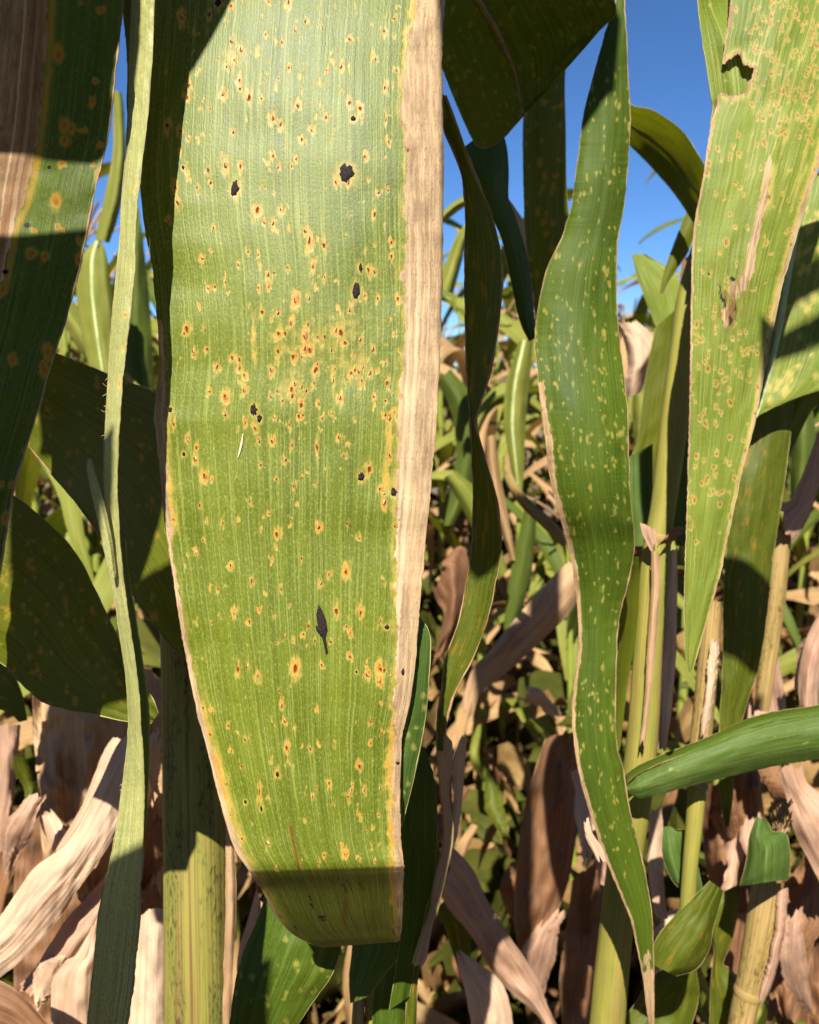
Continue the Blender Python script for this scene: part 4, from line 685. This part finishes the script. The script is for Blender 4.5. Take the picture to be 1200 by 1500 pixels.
ribbon('sheath', 'tan sheath edge wrapped along the yellow-green stalk', 'dry', "954 800 966 810 .433; 954 860 968 860 .433; 948 940 962 940 .433; 944 1020 954 1020 .434; 936 1100 944 1100 .435", cat='sheath', step=4, bulge=-.002, rip=.001, margin=None)
ribbon('corn_leaf', 'pale green leaf behind the stalk beside the flecked leaf', 'teal', "920 670 956 650 .62; 922 720 956 715 .62; 925 770 955 765 .62; 928 800 952 800 .62", cat='corn leaf', step=5, rip=.003)
ribbon('corn_leaf', 'dark leaf in shadow left of the yellow-green stalk', 'deep', "960 480 1005 440 .66; 945 560 990 520 .66; 935 640 985 600 .66; 925 680 970 680 .66; 935 760 960 760 .66", cat='corn leaf', step=5, rip=.004)
ribbon('corn_leaf', 'small pale leaf between the yellow stalk and the pale leaf', 'teal', "985 640 1014 600 .6; 980 720 1012 690 .6; 985 770 1012 760 .6; 990 800 1010 800 .6", cat='corn leaf', step=5, rip=.003)
ribbon('corn_leaf', 'dark arching leaf against the sky between two long leaves', 'deep', "905 170 915 110 .62 .58; 920 208 922 150 .62 .57; 950 240 958 162 .62 .57; 985 280 1000 192 .62 .57; 1006 310 1030 238 .62 .57; 1030 350 1060 290 .62 .58", cat='corn leaf', step=4, bulge=.01, rip=.004, margin='margin', mrad=0.00022, rib='rib_tan', ribr=.0012)
ribbon('corn_leaf', 'thin dark leaf slanting down behind the pale leaf', 'deep', "1010 300 1022 330 .64; 990 350 1008 370 .64; 972 400 984 405 .64; 966 430 972 430 .64", cat='corn leaf', step=4, rip=.002)
ribbon('dry_leaf', 'curled grey dry leaf end between flecked leaf and stalk', 'husk', "900 470 925 462 .7; 915 500 955 490 .7; 920 540 965 510 .7; 915 560 950 545 .7; 918 590 935 585 .7", cat='dry leaf', step=4, bulge=-.02, rip=.006, margin=None)
ribbon('corn_leaf', 'pale green leaf lit between flecked leaf and dark stalk', 'pale', "925 372 945 372 .8; 935 410 975 390 .8; 950 450 995 410 .8; 965 490 1000 450 .8; 975 530 1000 500 .8", cat='corn leaf', step=5, rip=.004)
ribbon('dry_leaf', 'reddish brown dry leaf strip hanging at the stalk top', 'brown', "1000 375 1014 370 .63; 994 430 1010 420 .63; 985 480 1000 470 .63; 980 520 992 510 .63", cat='dry leaf', step=4, rip=.003, margin=None)
stalk('corn_stalk', 'tan and yellow stalk below the pale leaf tip', 'stalk_tan', "1045 880 13 .462;1038 960 14 .462;1031 1040 15 .462;1025 1100 15 .462;1019 1165 13 .462", cat='corn stalk')
stalk('corn_stalk', 'bright yellow stalk section below the rolled leaf', 'stalk_yellow', "1026 1130 13 .448;1021 1165 13 .448;1016 1220 12 .448;1011 1270 11 .448;1006 1345 11 .45", cat='corn stalk', nodes=((.16, 'stalk_tan'),))
stalk('corn_stalk', 'leaning tan stalk with a ring, lower right', 'stalk_tan', "1128 1284 20 .5;1120 1330 22 .5;1110 1390 21 .5;1099 1440 19 .5;1086 1500 18 .5;1070 1600 18 .5", cat='corn stalk', nodes=((.66, 'stalk_tan'),))
stalk('dry_stalk', 'pale pink dry stalk upright at the right', 'stalk_tan', "1146 776 13 .58;1140 830 14 .58;1136 880 14 .58;1130 930 13 .58;1122 990 12 .58;1116 1040 10 .58", cat='dry stalk')
ribbon('sheath', 'torn tan sheath peeling along the leaning tan stalk', 'pink', "1138 1300 1156 1296 .49; 1136 1350 1152 1350 .488; 1126 1400 1142 1405 .488; 1116 1440 1128 1450 .49; 1110 1475 1114 1476 .492", cat='sheath', step=3, rip=.002, jag=2, margin=None)
ribbon('sheath', 'cream sheath peeling from the stalk below the pale leaf tip', 'husk', "1040 930 1054 935 .452; 1036 990 1050 990 .451; 1030 1040 1042 1045 .451; 1026 1085 1032 1086 .452", cat='sheath', step=3, rip=.002, jag=2, margin=None)
ribbon('dry_leaf', 'pink dry leaf bending from the upright dry stalk to the right edge', 'pink', "1240 560 1262 600 .57; 1205 620 1222 650 .57; 1182 680 1204 700 .57; 1160 730 1186 755 .57; 1142 738 1166 790 .57; 1138 760 1156 800 .57", cat='dry leaf', step=4, bulge=-.006, rip=.004, margin='margin')
for i, (x, y) in enumerate(((1146, 788), (1154, 792), (1162, 796))): pass
ribbon('corn_leaf', 'small folded green leaf crowning the leaning tan stalk', 'teal', "1108 1196 1124 1204 .475; 1098 1226 1132 1218 .472; 1094 1258 1152 1222 .468; 1086 1290 1158 1256 .465; 1084 1298 1156 1288 .466", cat='corn leaf', step=3, bulge=-.008, fold=.008, rip=.003, margin='margin')
ribbon('corn_leaf', 'green leaf behind the bright yellow stalk section', 'teal', "972 1205 990 1215 .462; 970 1230 1008 1220 .462; 972 1260 1020 1260 .462; 985 1290 1028 1295 .462; 1000 1305 1030 1310 .462", cat='corn leaf', step=4, rip=.004)
ribbon('corn_leaf', 'dark folded green leaf at the lower right, beside the flecked leaf', 'olive', "1040 1290 1060 1305 .436; 1010 1320 1045 1360 .436; 985 1345 1040 1390 .436; 962 1375 1020 1420 .436; 950 1410 990 1430 .436", cat='corn leaf', step=4, bulge=-.008, rip=.006)
ribbon('corn_leaf', 'yellowing green leaf standing at the lower right', 'olive', "1076 1298 1082 1300 .54; 1048 1315 1082 1330 .54; 1036 1345 1072 1380 .54; 1046 1390 1060 1410 .54; 1042 1430 1070 1420 .54; 1040 1470 1094 1450 .54; 1040 1540 1100 1520 .54", cat='corn leaf', step=4, bulge=-.006, rip=.005, margin='margin_tan')
ribbon('corn_leaf', 'rust-yellow blotched leaf at the bottom right of the flecked leaf', 'olive', "1000 1405 1020 1420 .52; 958 1430 1024 1450 .52; 930 1470 1020 1480 .52; 905 1510 1000 1540 .52; 900 1560 980 1590 .52", cat='corn leaf', step=4, bulge=-.008, rip=.008, margin='margin_tan')
ribbon('sheath', 'white dry sheath strip below the rolled leaf', 'husk', "955 1185 968 1176 .56; 950 1230 972 1220 .56; 950 1280 972 1280 .56; 958 1330 976 1330 .56; 966 1356 980 1354 .56", cat='sheath', step=4, rip=.002, margin='margin_tan')
ribbon('corn_leaf', 'lime green sheath patch right of the flecked leaf', 'pale', "915 1162 945 1175 .55; 916 1190 952 1190 .55; 922 1220 948 1220 .55; 930 1255 938 1256 .55", cat='corn leaf', step=4, rip=.002)

# ------------------------------------------------------------------ dry leaves lower centre and right
G2 = 'dry leaves in the middle distance'
ribbon('dry_leaf', 'long pinkish dry leaf slanting down below the twisted leaf', 'pink', "655 1232 640 1300 .62; 690 1270 660 1335 .62; 715 1320 690 1370 .62; 745 1370 720 1420 .62; 785 1430 755 1460 .62; 805 1480 790 1490 .62; 830 1530 810 1540 .62", cat='dry leaf', bulge=-.01, rip=.008, group=G2, margin='margin_tan')
ribbon('dry_leaf', 'cream dry leaf tip pointing up at the bottom centre', 'husk', "668 1388 672 1390 .6; 672 1420 700 1410 .6; 682 1455 735 1440 .6; 690 1500 750 1490 .6; 700 1560 755 1560 .6", cat='dry leaf', bulge=-.008, rip=.006, group=G2, margin='margin_tan')
ribbon('dry_leaf', 'large brown dry leaf hanging behind the flecked leaf', 'brown', "800 1080 850 1060 .8; 775 1160 850 1140 .8; 760 1240 845 1220 .8; 754 1320 830 1300 .8; 758 1380 800 1370 .8; 772 1410 785 1405 .8", cat='dry leaf', bulge=-.02, rip=.02, group=G2, margin='margin_tan', mrad=0.00055)
ribbon('dry_leaf', 'tan dry leaf lying diagonally behind the twisted leaf', 'dry', "836 820 860 856 .9; 800 855 828 905 .9; 760 900 786 945 .9; 720 950 742 985 .9; 690 985 705 1015 .9; 672 1050 690 1060 .9", cat='dry leaf', bulge=-.01, rip=.008, group=G2, margin='margin_tan')
stalk('dry_twig', 'thin purplish dry twig curving behind the flecked leaf', 'stalk_tan', "742 668 5 .75;746 700 7 .75;768 735 8 .75;800 765 9 .75;830 795 9 .75", cat='twig', n=12)
ribbon('dry_leaf', 'brown curled dry leaf low behind the twisted leaf', 'brown', "630 850 650 820 1.0; 640 880 676 800 1.0; 650 900 690 840 1.0; 640 950 690 890 1.0; 632 980 660 950 1.0", cat='dry leaf', bulge=-.02, rip=.03, group=G2, margin=None)
ribbon('dry_leaf', 'yellow green drying leaf behind the cream strip', 'olive', "640 1330 660 1310 .7; 655 1370 684 1340 .7; 668 1410 690 1390 .7; 676 1440 682 1440 .7", cat='dry leaf', rip=.01, group=G2, margin=None)
ribbon('dry_leaf', 'brown dry leaf behind the leaning stalk', 'brown', "1040 1130 1110 1090 .75; 1030 1220 1120 1200 .75; 1040 1300 1130 1300 .75; 1060 1400 1140 1400 .75", cat='dry leaf', rip=.03, crease=.012, tear=60, bulge=-.02, group=G2, margin='margin_tan')
ribbon('dry_leaf', 'pink dry leaf at the right edge below the rolled leaf', 'pink', "1136 1122 1175 1115 .6; 1150 1160 1186 1150 .6; 1165 1220 1230 1180 .6; 1190 1270 1260 1240 .6; 1215 1320 1280 1300 .6", cat='dry leaf', bulge=-.008, rip=.006, group=G2, margin='margin')
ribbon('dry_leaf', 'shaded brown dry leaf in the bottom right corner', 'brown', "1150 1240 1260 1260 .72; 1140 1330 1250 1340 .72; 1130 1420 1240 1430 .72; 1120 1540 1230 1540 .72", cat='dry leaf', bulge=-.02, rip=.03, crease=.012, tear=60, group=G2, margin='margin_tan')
ribbon('dry_leaf', 'tan dry leaf above the rolled leaf at the right edge', 'pink', "1210 880 1235 900 .62; 1180 940 1210 960 .62; 1170 1000 1200 1010 .62; 1175 1050 1200 1050 .62", cat='dry leaf', rip=.008, bulge=-.008, group=G2, margin='margin')
ribbon('dry_leaf', 'brown dry leaf left of the leaning stalk near the bottom', 'brown', "1070 1340 1100 1330 .64; 1066 1400 1090 1400 .64; 1060 1450 1088 1460 .64", cat='dry leaf', rip=.01, bulge=-.008, group=G2, margin=None)
ribbon('dry_leaf', 'brown dry leaf low behind the yellow-green stalk', 'brown', "840 1280 890 1250 .85; 830 1360 890 1340 .85; 820 1440 880 1430 .85; 830 1540 880 1540 .85", cat='dry leaf', rip=.03, bulge=-.02, group=G2, margin='margin_tan')
ribbon('dry_leaf', 'pink brown dry leaf behind the upright dry stalk', 'pink', "1090 900 1130 880 .7; 1080 980 1140 960 .7; 1070 1040 1150 1020 .7; 1080 1110 1160 1100 .7", cat='dry leaf', rip=.02, bulge=-.02, group=G2, margin=None)
rg = random.Random(77)
for i in range(26):                                           # loose dry leaves hanging among the stalks, lower half
    x = rg.choice([rg.uniform(640, 900), rg.uniform(900, 1200), rg.uniform(0, 240)]); y = rg.uniform(1050, 1500); d = rg.uniform(.85, 1.7); a = rg.uniform(.9, 2.2); L_ = rg.uniform(.08, .2) / (W * d) * 1200; w_ = rg.uniform(.015, .03) / (W * d) * 1200
    ca, sa = math.cos(a), math.sin(a); st = ''; 
    for q in (0, .3, .6, .85, 1):
        c_ = x + ca * L_ * q + 20 * math.sin(q * 3 + i), y + sa * L_ * q; ww = w_ * np.interp(q, [0, .3, .7, 1], [.5, 1, .8, .1]) / 2
        st += f'{c_[0] - sa * ww} {c_[1] + ca * ww} {c_[0] + sa * ww} {c_[1] - ca * ww} {d + .06 * math.sin(q * 4 + i)};'
    ribbon('dry_leaf', 'withered brown leaf hanging in the undergrowth', rg.choice(['far_brown', 'far_dry', 'far_brown', 'far']), st, cat='dry leaf', group='withered leaves in the undergrowth', step=9, bulge=-.01, rip=.02, margin=None)

silk = tag(empty('corn_silk', P(1140, 1220, .49)), 'tuft of pale dry silk above the leaning tan stalk', 'corn silk'); sb = np.array(silk.location)
for i in range(36):
    x1, y1 = 1142 + rg.uniform(-16, 22), 1175 + rg.uniform(-6, 30); q = np.linspace(0, 1, 6); bx = rg.uniform(-10, 10)
    v, f = tube(P(1138 + (x1 - 1138) * q + bx * q * (1 - q) * 3, 1232 + (y1 - 1232) * q, .492 + rg.uniform(-.01, .01) * q) - sb, .0004, 4); put('silk_strand', mesh_np('silk_strand', v, f, M['margin_tan']), silk)
# narrow curled dry blades filling the lower corners, each hanging from a stalk
def curl(x, y, dx, dy, w, d, mat, label, bend=0, rip=.0035):
    st = ''; ln_ = math.hypot(dx, dy); px_, py_ = -dy / ln_, dx / ln_
    for q in (0, .2, .45, .7, .9, 1):
        cx_ = x + dx * q + px_ * bend * math.sin(q * math.pi); cy_ = y + dy * q + py_ * bend * math.sin(q * math.pi); ww = w * np.interp(q, [0, .25, .6, 1], [.55, 1, .85, .12]) / 2 * (1 + .25 * math.sin(q * 9 + x))
        st += f'{cx_ - px_ * ww} {cy_ - py_ * ww} {cx_ + px_ * ww} {cy_ + py_ * ww} {d + .02 * math.sin(q * 3 + y)};'
    ribbon('dry_leaf', label, mat, st, cat='dry leaf', step=4.5, bulge=-.005, rip=rip, jag=2.6, tear=40, crease=.0014, margin=None)
for a in ((1100, 1190, 60, 150, 40, .66, 'pink', 'pinkish dry blade hanging behind the folded crown leaf', 14), (1190, 1240, -40, 190, 46, .66, 'brown', 'curled brown blade right of the leaning tan stalk', -20), (1165, 1330, 30, 170, 40, .64, 'pink', 'pink dry blade standing at the right edge near the bottom', 16),
          (1050, 1180, 30, 130, 36, .68, 'brown', 'short brown blade between the yellow stalk and the leaning stalk', -12), (990, 1330, -30, 120, 34, .62, 'husk', 'pale dry scrap left of the dark folded leaf', 10), (1120, 1090, 60, 90, 42, .7, 'brown', 'brown blade under the rolled leaf at right', 15),
          (1075, 1220, -20, 110, 26, .66, 'pink', 'narrow pink blade beside the tuft of silk', -8), (880, 1200, 30, 120, 34, .62, 'pink', 'pink dry blade behind the lower flecked leaf', 12), (845, 1120, 10, 160, 40, .74, 'husk', 'pale dry blade touching the flecked leaf edge', -14),
          (820, 1330, -30, 160, 46, .78, 'pink', 'pinkish blade low behind the large brown leaf', 18), (720, 1120, 40, 130, 26, .95, 'olive', 'yellow green blade in the gap below the tan diagonal leaf', 14), (760, 1010, 70, 60, 24, 1.0, 'husk', 'cream scrap in the gap beside the flecked leaf', -10),
          (655, 1110, 10, 130, 22, .7, 'brown', 'thin brown blade right of the bluish leaf', 6), (60, 1160, -50, 140, 40, .5, 'pink', 'pink blade at the left edge above the slanting leaf', 14), (20, 1100, 30, 120, 26, .52, 'olive', 'olive shred at the left edge', -10), (110, 1390, -60, 100, 44, .47, 'husk', 'cream blade below the slanting leaf', 12),
          (230, 1180, -40, 150, 44, .52, 'brown', 'brown blade behind the narrow leaf near the stalk', -10), (225, 1060, 8, 130, 26, .5, 'husk', 'cream blade beside the shaded stalk', 6), (1195, 930, -10, 110, 40, .62, 'pink', 'pink blade hanging at the right edge above the rolled leaf', 10), (1090, 930, 20, 120, 40, .66, 'brown', 'brown blade behind the pale leaf tip', -12)):
    curl(*a)

# ------------------------------------------------------------------ unseen leaves added above the frame, shaped to throw the wanted shadows
def shade(label, st, t, mat='green'):
    ribbon('added_shade_leaf', label, mat, st, cat='corn leaf', step=9, bulge=-.002, rip=.001, margin=None, shift=SUN * t)
shade('unseen corn leaf added above the view to shade the top of the left leaf', "-260 -160 188 -160 .257; -260 -60 188 -60 .257; -260 40 184 40 .257; -260 100 176 110 .257; -260 140 168 180 .257; -260 172 160 236 .257; -200 184 140 252 .257", .2)
shade('unseen corn leaf added above the view to shade the lower left leaf', "-260 325 136 345 .254; -260 400 122 400 .252; -260 470 104 470 .25; -260 530 83 530 .247; -260 590 66 590 .247; -260 650 46 650 .247; -260 716 25 712 .247", .27)
shade('unseen corn leaf added above the view to shade the upper left corner of the rusted leaf', "100 -200 420 -160 .294; 130 -100 380 -70 .292; 160 -20 345 -10 .289; 180 30 315 50 .287; 200 90 285 98 .2855; 225 118 262 124 .285", .2)
shade('unseen corn leaf added above the view to shade the lime stalk', "222 1010 372 1010 .37; 222 1060 372 1060 .37; 228 1140 360 1140 .37; 245 1176 330 1170 .37", .5)
shade('unseen corn leaf added above the view to shade the broad dry leaf', "40 940 240 940 .54; 42 1060 236 1060 .54; 48 1120 190 1120 .54; 56 1170 135 1170 .54; 66 1215 100 1215 .54", .62)
shade('unseen corn leaf added above the view to shade the bottom of the narrow leaf', "140 1240 230 1215 .247; 120 1300 225 1290 .247; 110 1400 215 1400 .247; 100 1500 205 1500 .247; 95 1600 200 1600 .247", .33)
shade('unseen corn leaf added above the view to shade the arching leaf', "520 -300 560 20 .37; 620 -330 620 120 .38; 720 -320 690 230 .385; 830 -240 790 180 .385; 915 -60 905 60 .38", .38)
shade('unseen corn leaf added above the view to shade the twisted leaf', "655 150 745 150 .335; 665 300 750 300 .333; 670 450 750 450 .333; 670 600 745 600 .333; 670 720 750 720 .333; 676 800 748 800 .333; 695 836 735 836 .333", .42)
shade('unseen corn leaf added above the view to shade the vertical dark leaf', "755 30 835 30 .515; 750 200 832 200 .515; 752 400 832 400 .515; 765 540 845 540 .515", .55)
shade('unseen narrow leaf added above the view to throw the upper band across the right leaf', "1135 418 1130 478 .476; 1200 384 1200 440 .477; 1300 360 1300 410 .478", .6)
shade('unseen narrow leaf added above the view to throw the lower band across the right leaf', "1130 500 1120 545 .474; 1200 470 1200 520 .475; 1300 440 1300 490 .476", .6)
shade('unseen corn leaf added above the view to shade the mottled leaf', "1040 790 1045 940 .482; 1080 812 1080 968 .482; 1130 845 1120 990 .482; 1180 860 1170 1000 .482", .55)
